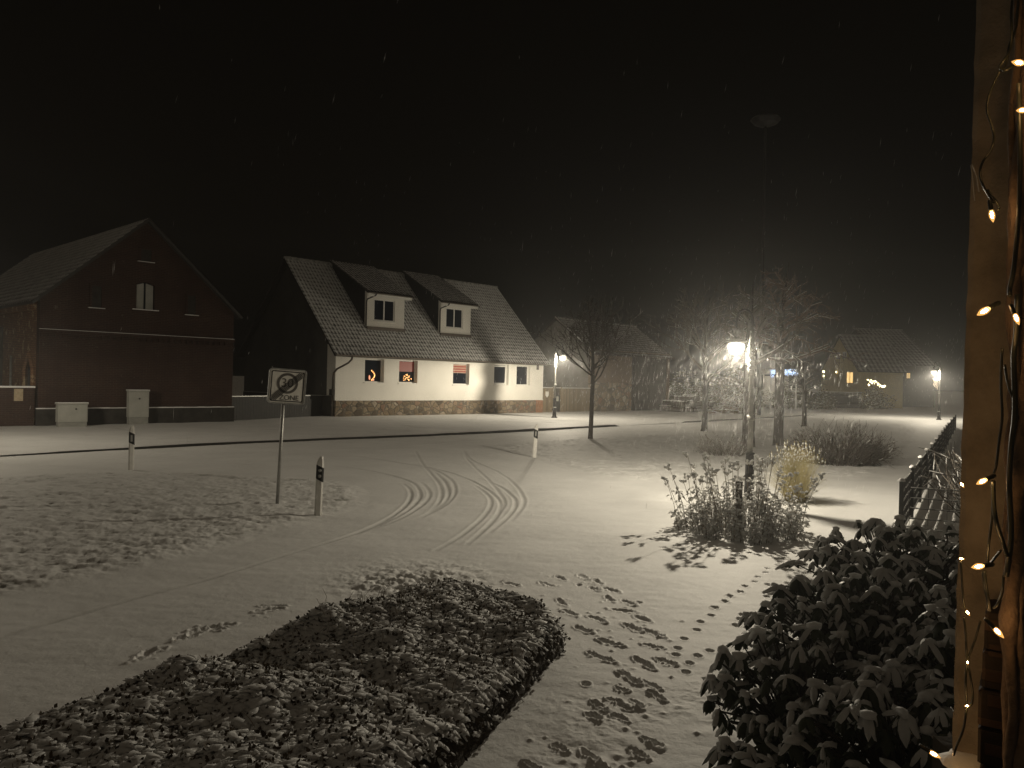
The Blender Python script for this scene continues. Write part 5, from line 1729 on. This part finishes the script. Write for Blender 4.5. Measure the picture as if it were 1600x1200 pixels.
# ------------------------------------------------------------------ far houses
def far_house(c, ang, w, L, ze, zr, label, wall_mat, roof_mat, name='house'):
    """near corner at c; gable runs along local y, long front along local x"""
    t = empty(name, c, ang, label, 'house')
    sl_ = (zr - ze) / (w / 2)
    poly = [(0, -.3), (w, -.3), (w, ze), (w / 2, zr - .08), (0, ze)]
    for xx in (0, L - .3):
        m_ = MB(); m_.prism(poly, lambda q: Vector((xx, q[0], q[1])), lambda q: Vector((xx + .3, q[0], q[1]))); m_.build('gable_wall', wall_mat, t)
    m_ = MB(); m_.box(.302, L - .302, 0, .3, -.3, ze); m_.build('front_wall', wall_mat, t)
    m_ = MB(); m_.box(.302, L - .302, w - .3, w, -.3, ze); m_.build('rear_wall', wall_mat, t)
    gable_roof(t, roof_mat, L, w / 2, ze, zr, .35, .25, tw=.6, th=.7, snow=.36, fade=.1)
    return t


def win_box(parent, x0, x1, y0, y1, z0, z1, mat, name='window'):
    return MB().box(x0, x1, y0, y1, z0, z1).build(name, mat, parent)


AF = math.atan2(.13, .99)
ca = D(1341, 620, 100); ca.z = 0
FA = Frame(ca, AF)
YH = far_house(ca, AF, 9.0, 6.0, D(1341, 576, 100).z, D(1318, 524, 104.5).z, 'distant yellow house with a steep gable and one lit window', M['plaster_yellow'], M['roof_snowy'])
for (xa, ya, xb, yb, mm) in ((1324, 582, 1333, 598, 'lit_room'), (1318, 551, 1322, 560, 'glass'), (1308, 552, 1312, 561, 'glass')):
    q0, q1 = FA.side(xa, ya), FA.side(xb, yb)
    y0, y1 = sorted((q0.y, q1.y)); z0, z1 = sorted((q0.z, q1.z))
    w = win_box(YH, -.03, -.005, y0, y1, z0, z1, M[mm])
    f = MB(); f.box(-.06, -.004, y0 - .1, y0, z0, z1); f.box(-.06, -.004, y1, y1 + .1, z0, z1); f.box(-.06, -.031, (y0 + y1) / 2 - .05, (y0 + y1) / 2 + .05, z0, z1); f.box(-.06, -.004, y0 - .1, y1 + .1, z1, z1 + .1)
    f.build('window_frame', M['white_paint'], w)
cb = D(1386, 612, 108); cb.z = 0
FB2 = Frame(cb, AF)
GH = far_house(cb, AF, 16, 7, D(1386, 568, 108).z, D(1333, 513, 115).z, 'distant large house with a broad snowy roof and lit windows', M['plaster_grey'], M['roof_snowy'])
for (xa, ya, xb, yb, mm, nm) in ((1393, 579, 1401, 588, 'lit_room', 'window'), (1403, 580, 1411, 588, 'lit_dim', 'window'), (1417, 583, 1421, 591, 'lit_room', 'window')):
    q0, q1 = FB2.front(xa, ya), FB2.front(xb, yb)
    x0, x1 = sorted((q0.x, q1.x)); z0, z1 = sorted((q0.z, q1.z))
    w = win_box(GH, x0, x1, -.03, -.005, z0, z1, M[mm])
    f = MB(); f.box(x0 - .08, x0, -.06, -.004, z0, z1); f.box(x1, x1 + .08, -.06, -.004, z0, z1); f.box((x0 + x1) / 2 - .05, (x0 + x1) / 2 + .05, -.06, -.031, z0, z1); f.build('window_frame', M['white_paint'], w)
q = FB2.front(1397, 577, -1.0)
m_ = MB(); m_.box(q.x - .6, q.x + 1.5, -1.1, -.01, q.z - .12, q.z + .05); m_.build('porch_roof', M['plaster_white'], GH)
q0, q1 = FB2.front(1391, 574), FB2.front(1403, 574); qz = FB2.front(1399, 549).z
m_ = MB(); m_.prism([(q0.x, q0.z), (q1.x, q0.z), (q1.x, q0.z + .9), ((q0.x + q1.x) / 2, qz), (q0.x, q0.z + .9)], lambda p_: Vector((p_[0], -.02, p_[1])), lambda p_: Vector((p_[0], 2.2, p_[1])))
dm = m_.build('dormer', M['plaster_white'], GH)
win_box(dm, q0.x + .15, (q0.x + q1.x) / 2 - .08, -.04, -.022, q0.z + .1, q0.z + 1.5, M['lit_dim'])
win_box(dm, (q0.x + q1.x) / 2 + .08, q1.x - .15, -.04, -.022, q0.z + .1, q0.z + 1.1, M['lit_room'])

# fence, hedge and lights before the far houses
fa = D(1188, 632, 88); fb_ = D(1346, 632, 96); fa.z = fb_.z = 0
dd = fb_ - fa
t = empty('garden_fence', fa, math.atan2(dd.y, dd.x), 'distant garden fence with a snow-topped rail before the yellow house', 'fence', kind='thing')
m_ = MB(); Lf_ = dd.length
for i in range(int(Lf_ / .14)): m_.box(i * .14, i * .14 + .10, 0, .03, 0, 1.82)
m_.build('pickets', M['door_board'], t)
m_ = MB(); m_.box(0, Lf_, -.06, .07, 1.83, 1.93); m_.build('rail_snow', M['snow'], t)
m_ = MB()
for zz in (.5, 1.4): m_.box(0, Lf_, -.05, -.002, zz, zz + .1)
m_.build('rail', M['door_board'], t)
fa = D(1386, 628, 112); fb_ = D(1428, 626, 125); fa.z = fb_.z = 0
dd = fb_ - fa; Lf_ = dd.length
t = empty('rail_fence', fa, math.atan2(dd.y, dd.x), 'distant post and rail fence before the large house', 'fence', kind='thing')
m_ = MB()
for zz in (.5, 1.1, 1.65): m_.box(0, Lf_, 0, .05, zz, zz + .12)
m_.build('rail', M['door_board'], t)
for i in range(8):
    m_ = MB(); x = i * Lf_ / 7; m_.box(x - .07, x + .07, .051, .17, -.2, 1.85); m_.build('fence_post', M['door_board'], t)
m_ = MB(); m_.box(0, Lf_, -.02, .07, 1.772, 1.84); m_.build('rail_snow', M['snow'], t)


def leafy(name, base, rx, ry, H, n_, label, seed, snow=.4):
    random.seed(seed)
    t = empty(name, base, 0, label, 'shrub')
    Lf, Sn, St = MB(), MB(), MB()
    for i in range(n_):
        a = random.uniform(0, 6.28); q = random.random() ** .4; e = random.uniform(0, 1.5)
        n_w = 1 + .25 * math.sin(a * 3 + seed) + .15 * math.sin(e * 5 + a * 2)
        p = Vector((rx * q * math.cos(a) * math.cos(e) * n_w, ry * q * math.sin(a) * math.cos(e) * n_w, .05 + H * q * math.sin(e) * n_w))
        s = random.uniform(.06, .13)
        d = Vector((random.gauss(0, 1), random.gauss(0, 1), random.gauss(0, .6))).normalized(); w = d.orthogonal() * s * .5
        Lf.add([p, p + d * s - w, p + d * s * 2, p + d * s + w], [(0, 1, 2, 3)])
        if random.random() < snow * (q > .7): Sn.blob(p + Vector((0, 0, .04)), s, s * .8, s * .4, 6, 2, .3, True)
    for i in range(12):
        a = random.uniform(0, 6.28); St.tube([(0, 0, 0), (rx * .5 * math.cos(a), ry * .5 * math.sin(a), H * .6)], .03, 4)
    Lf.build('foliage', M['dry_leaf'], t); St.build('stems', M['bark'], t)
    if Sn.f: Sn.build('snow_cover', M['snow'], t, True)
    return t


p = D(1366, 634, 93); p.z = 0
leafy('garden_bush', p, 1.9, 1.5, 2.1, 2600, 'rounded snow-dusted bush at the right end of the distant garden fence', 71)
p = D(1287, 634, 90); p.z = 0
leafy('garden_bush', p, 1.3, 1.0, 1.8, 1200, 'dark bush before the yellow house and its garden fence', 73, .15)
p = D(1135, 640, 82); p.z = 0
leafy('garden_bush', p, 5.0, 2.0, 3.4, 4200, 'wide dark hedge-like bush behind the brush heap', 75, .12)
p = D(1060, 640, 84); p.z = 0
leafy('garden_bush', p, 3.5, 2.0, 3.2, 2600, 'dark bush behind the right end of the fieldstone barn', 76, .1)
p = D(1232, 640, 86); p.z = 0
leafy('garden_bush', p, 3.6, 1.6, 2.2, 3000, 'dark bush below the blue fairy lights', 77, .15)

t = empty('fairy_lights', D(1370, 600, 91), 0, 'warm white fairy lights draped over the distant rounded bush', 'fairy lights')
m_ = MB(); c_ = MB(); prev = None
random.seed(81)
line = [(1355.5, 594), (1360, 595.5), (1365, 597), (1369, 597.5), (1373, 600), (1377, 603), (1380, 605), (1383, 603), (1379, 604), (1363, 598.5), (1357, 600), (1359, 602)]
wl = [D(x, y, 91 + random.uniform(-.3, .3)) - t.location for x, y in line]
for i in range(len(wl) - 1):
    for k in range(4):
        q_ = wl[i].lerp(wl[i + 1], k / 4) + Vector((random.gauss(0, .05), 0, random.gauss(0, .07)))
        m_.blob(q_, .055, .055, .055, 6, 2)
c_.tube(wl, .012, 4)
m_.build('bulb', M['fairy'], t); c_.build('cable', M['cable'], t)
for x, y, lb in ((1286, 581, 'upper'), (1287, 588, 'lower'), (1307.5, 581.5, 'gable')):
    pass
t = empty('garden_lamp', D(1286, 584, 94), 0, 'two small white garden lamps glowing left of the yellow house', 'garden lamp')
m_ = MB(); m_.tube([(0, 0, -1.6), (0, 0, .45)], .03, 6); m_.build('pole', M['black_metal'], t)
for dz in (.25, -.28):
    m_ = MB(); m_.blob((.03, -.06, dz), .13, .13, .13, 8, 4, .05); m_.build('lamp_globe', M['fairy_white'] if 'fairy_white' in M else M['fairy'], t, True)
q = FA.side(1307.5, 581.5)
m_ = MB(); m_.blob((-.1, q.y, q.z), .09, .09, .09, 8, 4, .05); m_.build('wall_lamp', M['fairy'], YH, True)

# pavilion with blue lights
pb = D(1224, 612, 84); pb.z = 0
t = empty('garden_pavilion', pb, AF * .3, 'distant garden pavilion trimmed with cold blue fairy lights', 'pavilion')
zt = D(1224, 577, 84).z
for sx in (-1.35, 1.35):
    for sy in (0, 2.2):
        m_ = MB(); m_.box(sx - .06, sx + .06, sy - .06, sy + .06, 0, zt - .5); m_.build('post', M['white_paint'], t)
m_ = MB(); m_.prism([(-1.6, zt - .55), (1.6, zt - .55), (1.2, zt), (-1.3, zt)], lambda q: Vector((q[0], -.2, q[1])), lambda q: Vector((q[0] * .9, 2.4, q[1]))); m_.build('roof', M['plaster_white'], t)
m_ = MB(); m_.box(-1.3, 1.3, 2.0, 2.05, 0.4, zt - .7); m_.build('back_panel', M['plaster_white'], t)
m_ = MB()
random.seed(83)
for i in range(150):
    x = random.uniform(-1.5, 1.4)
    if -.75 < x < -.25: continue
    m_.blob((x, -.24, random.uniform(zt - .62, zt - .02) - (.25 * random.random() if x < 0 else 0)), random.uniform(.03, .07), .03, random.uniform(.03, .09), 5, 2)
m_.build('light_curtain', M['fairy_blue'], t)

# stork nest on its mast, high behind the trees
pm = D(1186, 640, 62); pm.z = 0
t = empty('nest_mast', pm, 0, 'tall thin mast carrying a wide stork nest, barely visible in the dark sky', 'mast')
zn = D(1190, 186, 62).z
m_ = MB(); m_.tube([(0, 0, -.2), (0, 0, zn - .5)], [.14, .09], 8); m_.build('pole', M['black_metal'], t, True)
m_ = MB(); m_.lathe([(.3, zn - .6), (.9, zn - .35), (1.15, zn - .05), (1.0, zn + .1), (.3, zn)], n=16); m_.build('nest', M['post_black'], t)


# ------------------------------------------------------------------ door wall, climber and fairy chain at the right
wp = [D(1531, -80, 1.30), D(1489, 1190, 1.30)]
dx = (wp[1].x - wp[0].x) / (wp[1].z - wp[0].z)
t = empty('door_wall', (wp[1].x, 1.30, 0), 0, 'beige rendered edge of the doorway wall lit by fairy lights', 'wall', kind='thing')
zlo = wp[1].z; zhi = wp[0].z + .3
m_ = MB()
nz = 70; W_ = .9; random.seed(91)
prof = []
for k in range(nz + 1):
    z = zlo + (zhi - zlo) * k / nz
    x = dx * (z - zlo) + .0005 * math.sin(k * 1.9) + random.gauss(0, .0006)
    prof.append((x, z))
vs = []
for x, z in prof:
    vs += [(x + .22, -.21, z), (x + .004, -.004, z), (x, .004, z), (x + W_, .12, z), (x + W_, -.21, z)]
fs = []
for k in range(nz):
    for j in range(5):
        j2 = (j + 1) % 5
        fs.append((5 * k + j, 5 * k + 5 + j, 5 * k + 5 + j2, 5 * k + j2))
fs += [(0, 1, 2, 3, 4), tuple(5 * nz + j for j in (4, 3, 2, 1, 0))]
m_.add(vs, fs); m_.build('render_coat', M['plaster_beige'], t)
m_ = MB(); m_.box(.02, W_, -.02, .1, -.3, zlo - .002); m_.build('foundation', M['dark_stone'], t)
m_ = MB(); m_.blob((.02, -.02, zlo + .004), .05, .05, .018, 8, 3, .2, True); m_.build('ledge_snow', M['snow'], t, True)

pp = D(1535, 952, 1.16); pq = D(1600, 1240, 1.16)
t = empty('brick_pier', (pp.x, 1.16, 0), R(-33), 'dark stacked brick pier standing before the beige door wall', 'pier', kind='thing')
m_ = MB(); z = -.2
random.seed(93)
while z < pp.z - .02:
    o_ = random.uniform(-.003, .003); m_.bevbox(o_, .30 + o_, random.uniform(0, .004), .10, z, min(z + .052, pp.z), .004); z += .056
m_.build('bricks', M['pier_brick'], t)

t = empty('climbing_vine', (D(1590, 600, 1.12).x, 1.12, 0), 0, 'twisted woody climber stems running up beside the doorway', 'vine', kind='thing')
random.seed(95)
o_ = t.location
for (px0, r0, ph) in ((1588, .011, 0), (1600, .014, 1.3), (1582, .006, 2.1), (1612, .02, .6), (1594, .006, 3.3), (1632, .03, 4)):
    pts = []; rr_ = []
    for k in range(44):
        y = -90 + k * 31
        q_ = D(px0 - (y - 600) * .012 + 5 * math.sin(y * .011 + ph) + 2.5 * math.sin(y * .037 + ph * 2), y, 1.12 + .012 * math.cos(y * .011 + ph * 1.7) + (.03 if px0 > 1605 else 0))
        pts.append(q_ - o_); rr_.append(r0 * (1 + .18 * math.sin(k * 1.7 + ph)) * (.8 + .3 * k / 44))
    m_ = MB(); m_.tube(pts, rr_, 8); m_.build('stem', M['vine'], t, True)

t = empty('light_chain', D(1560, 500, 1.1), 0, 'string of warm mini bulbs on dark cable wound round the door wall', 'string lights')
o_ = t.location.copy()


def cable(l, d0=1.09, r_=.0017):
    P = smooth_line(l, 4)
    m_ = MB(); m_.tube([D(x, y, d0 + .004 * math.sin(i * .7)) - o_ for i, (x, y) in enumerate(P)], r_, 6); return m_.build('cable', M['cable'], t, True)


cable([(1584, -20), (1580, 20), (1581, 50), (1578, 78), (1568, 95), (1562, 105), (1572, 110), (1586, 100)])
cable([(1592, -20), (1588, 40), (1577, 72), (1572, 100), (1562, 112), (1553, 130), (1545, 150), (1542, 172), (1549, 195), (1553, 215), (1548, 235), (1536, 252), (1531, 270), (1536, 290), (1545, 305), (1553, 318)], 1.10)
cable([(1560, 328), (1561, 322), (1552, 308), (1543, 296)], 1.10, .0014)
cable([(1592, 130), (1594, 260), (1592, 330), (1590, 360), (1584, 420), (1578, 450), (1578, 462)], 1.07, .003)
cable([(1590, 460), (1588, 520), (1584, 560), (1586, 640), (1580, 700), (1577, 760), (1580, 840), (1572, 900)], 1.08, .0035)
cable([(1566, 545), (1564, 600), (1566, 650), (1561, 690), (1557, 725), (1553, 740)])
cable([(1570, 570), (1575, 600), (1582, 620), (1590, 640)])
cable([(1552, 752), (1553, 790), (1558, 820), (1568, 850), (1574, 870)], 1.08, .0028)
cable([(1551, 775), (1550, 810), (1545, 850), (1543, 880)], 1.09)
cable([(1564, 860), (1552, 875), (1545, 885)])
cable([(1539, 892), (1541, 915), (1545, 940), (1547, 955)], 1.10)
cable([(1536, 893), (1538, 915), (1543, 940), (1544, 955)], 1.11)
cable([(1568, 900), (1566, 925), (1558, 945), (1552, 950)], 1.09)
cable([(1501, 878), (1503, 905), (1505, 935), (1507, 950)], 1.17, .0014)
cable([(1506, 965), (1509, 990), (1510, 1015), (1511, 1033), (1509, 1060), (1510, 1095), (1510, 1110), (1505, 1140), (1495, 1165), (1490, 1180)], 1.17, .0016)
cable([(1532, 970), (1525, 995), (1518, 1015), (1512, 1033), (1516, 1055), (1520, 1085), (1518, 1100), (1511, 1104)], 1.17, .0016)
random.seed(97)


def bulb(px, py, ang, d_, size=1.0, sock=True):
    """mini bulb whose tip points to 'ang' in the view (0 = right, 90 = down)"""
    c = D(px, py, d_) - o_
    a = R(ang)
    ax = Vector((math.cos(a), -.25, -math.sin(a))).normalized()
    q_ = ax.to_track_quat('Z', 'Y').to_matrix().to_4x4()
    T = Matrix.Translation(c) @ q_ @ Matrix.Scale(size * .66, 4)
    b = MB(); b.lathe([(.0034, -.010), (.0050, -.006), (.0058, 0), (.0052, .005), (.0034, .010), (.0013, .0145), (.0003, .0165)], n=12, M=T)
    bo = b.build('bulb', M['bulb_glass'], t, True)
    f = MB(); f.lathe([(.0006, -.007), (.0024, -.005), (.0027, .000), (.0020, .004), (.0004, .007)], n=8, M=T); f.build('filament', M['filament'], bo, True)
    if sock:
        s_ = MB(); s_.lathe([(.0030, -.034), (.0044, -.030), (.0046, -.012), (.0040, -.0095), (.003, -.0095)], n=10, M=T); s_.build('socket', M['cable'], t, True)


for args in ((1550, 336, 88, 1.09), (1538, 486, 152, 1.07, 1.25), (1535, 752, 158, 1.08), (1529, 885, 175, 1.08, 1.1), (1559, 987, 48, 1.08), (1592, 98, 180, 1.05, 1.1), (1598, 172, 170, 1.05), (1588, 497, 75, 1.04, .9), (1459, 1178, 28, 1.20)):
    bulb(*args)
for args in ((1512, 957, 60, 1.16, .5), (1512, 1035, 90, 1.16, .32), (1511, 1103, 180, 1.16, .45), (1502, 873, 0, 1.17, .45), (1503, 757, 60, 1.17, .5)):
    bulb(*args, sock=False)

t = empty('wire_hook', D(1523, 285, 1.25), 0, 'thin bent wire sticking out from the upper wall edge', 'wire hook')
o2 = t.location
m_ = MB(); m_.tube([D(x, y, 1.25) - o2 for x, y in ((1530, 300), (1526, 275), (1519, 256), (1517, 258), (1520, 280), (1523, 314))], .0009, 6); m_.build('wire', M['galv'], t, True)


# ------------------------------------------------------------------ falling snow
def snowfall():
    r = np.random.RandomState(8)
    hx, hy, hz = LHEAD.x, 16.0, LHEAD.z
    P = []
    n1 = 1700
    rad = 2.6 * r.rand(n1) ** .9; th = r.rand(n1) * 2 * PI
    P.append(np.stack([hx + rad * np.cos(th), hy + rad * np.sin(th), np.clip(r.normal(2.2, .9, n1), .3, 4.8)], -1))
    n2 = 700
    P.append(np.stack([r.uniform(-6, 16, n2), r.uniform(9, 34, n2), r.uniform(.2, 8, n2)], -1))
    n3 = 500
    P.append(np.stack([b2.x + r.uniform(-6, 6, n3), b2.y + r.uniform(-6, 6, n3), r.uniform(.3, 6, n3)], -1))
    n4 = 500
    P.append(np.stack([b3.x + r.uniform(-8, 8, n4), b3.y + r.uniform(-8, 8, n4), r.uniform(.3, 7, n4)], -1))
    P = np.concatenate(P)
    dd = np.hypot(P[:, 0] - hx, P[:, 1] - hy)
    P = P[~((dd < .35) & (P[:, 2] > 2.4))]
    n_ = len(P)
    ln = r.uniform(.03, .10, n_); w = r.uniform(.0008, .0017, n_) * np.where(np.hypot(P[:, 0] - hx, P[:, 1] - hy) < 3, 1.0, 1.8)
    sc = np.where(P[:, 1] > 40, 2.0, 1.0); ln *= sc; w *= sc
    ax = np.stack([r.normal(.16, .12, n_), r.normal(0, .1, n_), np.ones(n_)], -1); ax /= np.linalg.norm(ax, axis=1, keepdims=True)
    a = r.uniform(0, 2 * PI, n_)
    s1 = np.stack([np.cos(a), np.sin(a), np.zeros(n_)], -1); s2 = np.cross(ax, s1)
    V = np.stack([P + ax * ln[:, None], P - ax * (ln * .8)[:, None], P + s1 * w[:, None], P + s2 * w[:, None], P - s1 * w[:, None], P - s2 * w[:, None]], 1).reshape(-1, 3)
    F = np.array([(0, 2, 3), (0, 3, 4), (0, 4, 5), (0, 5, 2), (1, 3, 2), (1, 4, 3), (1, 5, 4), (1, 2, 5)])
    F = (F[None] + (np.arange(n_) * 6)[:, None, None]).reshape(-1, 3)
    me = bpy.data.meshes.new('falling_snow')
    me.vertices.add(len(V)); me.vertices.foreach_set('co', V.astype(np.float32).ravel())
    me.loops.add(len(F) * 3); me.loops.foreach_set('vertex_index', F.astype(np.int32).ravel())
    me.polygons.add(len(F)); me.polygons.foreach_set('loop_start', (np.arange(len(F)) * 3).astype(np.int32))
    me.update(calc_edges=True)
    me.polygons.foreach_set('use_smooth', np.ones(len(F), bool))
    me.materials.append(M['flake'])
    o = bpy.data.objects.new('falling_snow', me); COL.objects.link(o)
    tag(o, 'snowflakes drifting down around the street lamps', 'snowfall', kind='stuff')


snowfall()

for o in list(bpy.data.objects):
    if o.parent is not None and o.name.split('.')[0] in ('branch_snow', 'snow_cover', 'twig_snow', 'foliage', 'dry_blades', 'twigs', 'blades', 'blade_snow', 'stems', 'branches', 'bar_snow', 'pole_snow', 'plinth_snow', 'twig_core'):
        o['kind'] = 'stuff'

# ------------------------------------------------------------------ air
HAZE = 0.0019
if HAZE > 0:
    n = NT('haze')
    pv = n.node('ShaderNodeVolumePrincipled')
    pv.inputs['Color'].default_value = (0.92, 0.93, 0.94, 1)
    pv.inputs['Density'].default_value = HAZE
    pv.inputs['Anisotropy'].default_value = 0.8
    n.n.remove(n.b)
    n.link(pv.outputs[0], n.out.inputs['Volume'])
    o = MB().box(-60, 90, -8, 150, -1.2, 27).build('haze', n.m)
    tag(o, 'thin snowy night haze over the street', 'haze', kind='stuff')

for k in ('globe', 'candle', 'candle_dim', 'red_cloth', 'lit_room', 'lit_dim', 'fairy', 'fairy_blue', 'garland', 'bulb_glass'):
    M[k].cycles.emission_sampling = 'NONE'

# ------------------------------------------------------------------ light
w = bpy.data.worlds.new('World'); SC.world = w; w.use_nodes = True
bg = w.node_tree.nodes['Background']
sky = w.node_tree.nodes.new('ShaderNodeTexSky'); sky.sky_type = 'NISHITA'; sky.sun_disc = False
sky.sun_elevation = R(-9); sky.sun_rotation = R(200)
w.node_tree.links.new(sky.outputs[0], bg.inputs[0])
bg.inputs[1].default_value = 0.002
sd = bpy.data.lights.new('night_sky_glow', 'SUN'); sd.energy = 0.085; sd.angle = R(175); sd.color = (1.0, 0.80, 0.56)
so = bpy.data.objects.new('night_sky_glow', sd); COL.objects.link(so); so.rotation_euler = (R(12), R(-8), 0); so.location = (0, 0, 26)

vs_ = SC.view_settings
vs_.view_transform = 'Standard'; vs_.look = 'None'; vs_.gamma = 1; vs_.exposure = 0.5; vs_.use_curve_mapping = False
SC.render.engine = 'CYCLES'
cy = SC.cycles
cy.use_denoising = True
cy.sample_clamp_indirect = 3.0
cy.max_bounces = 6; cy.diffuse_bounces = 3; cy.glossy_bounces = 2; cy.transparent_max_bounces = 8; cy.volume_bounces = 0
cy.use_light_tree = True
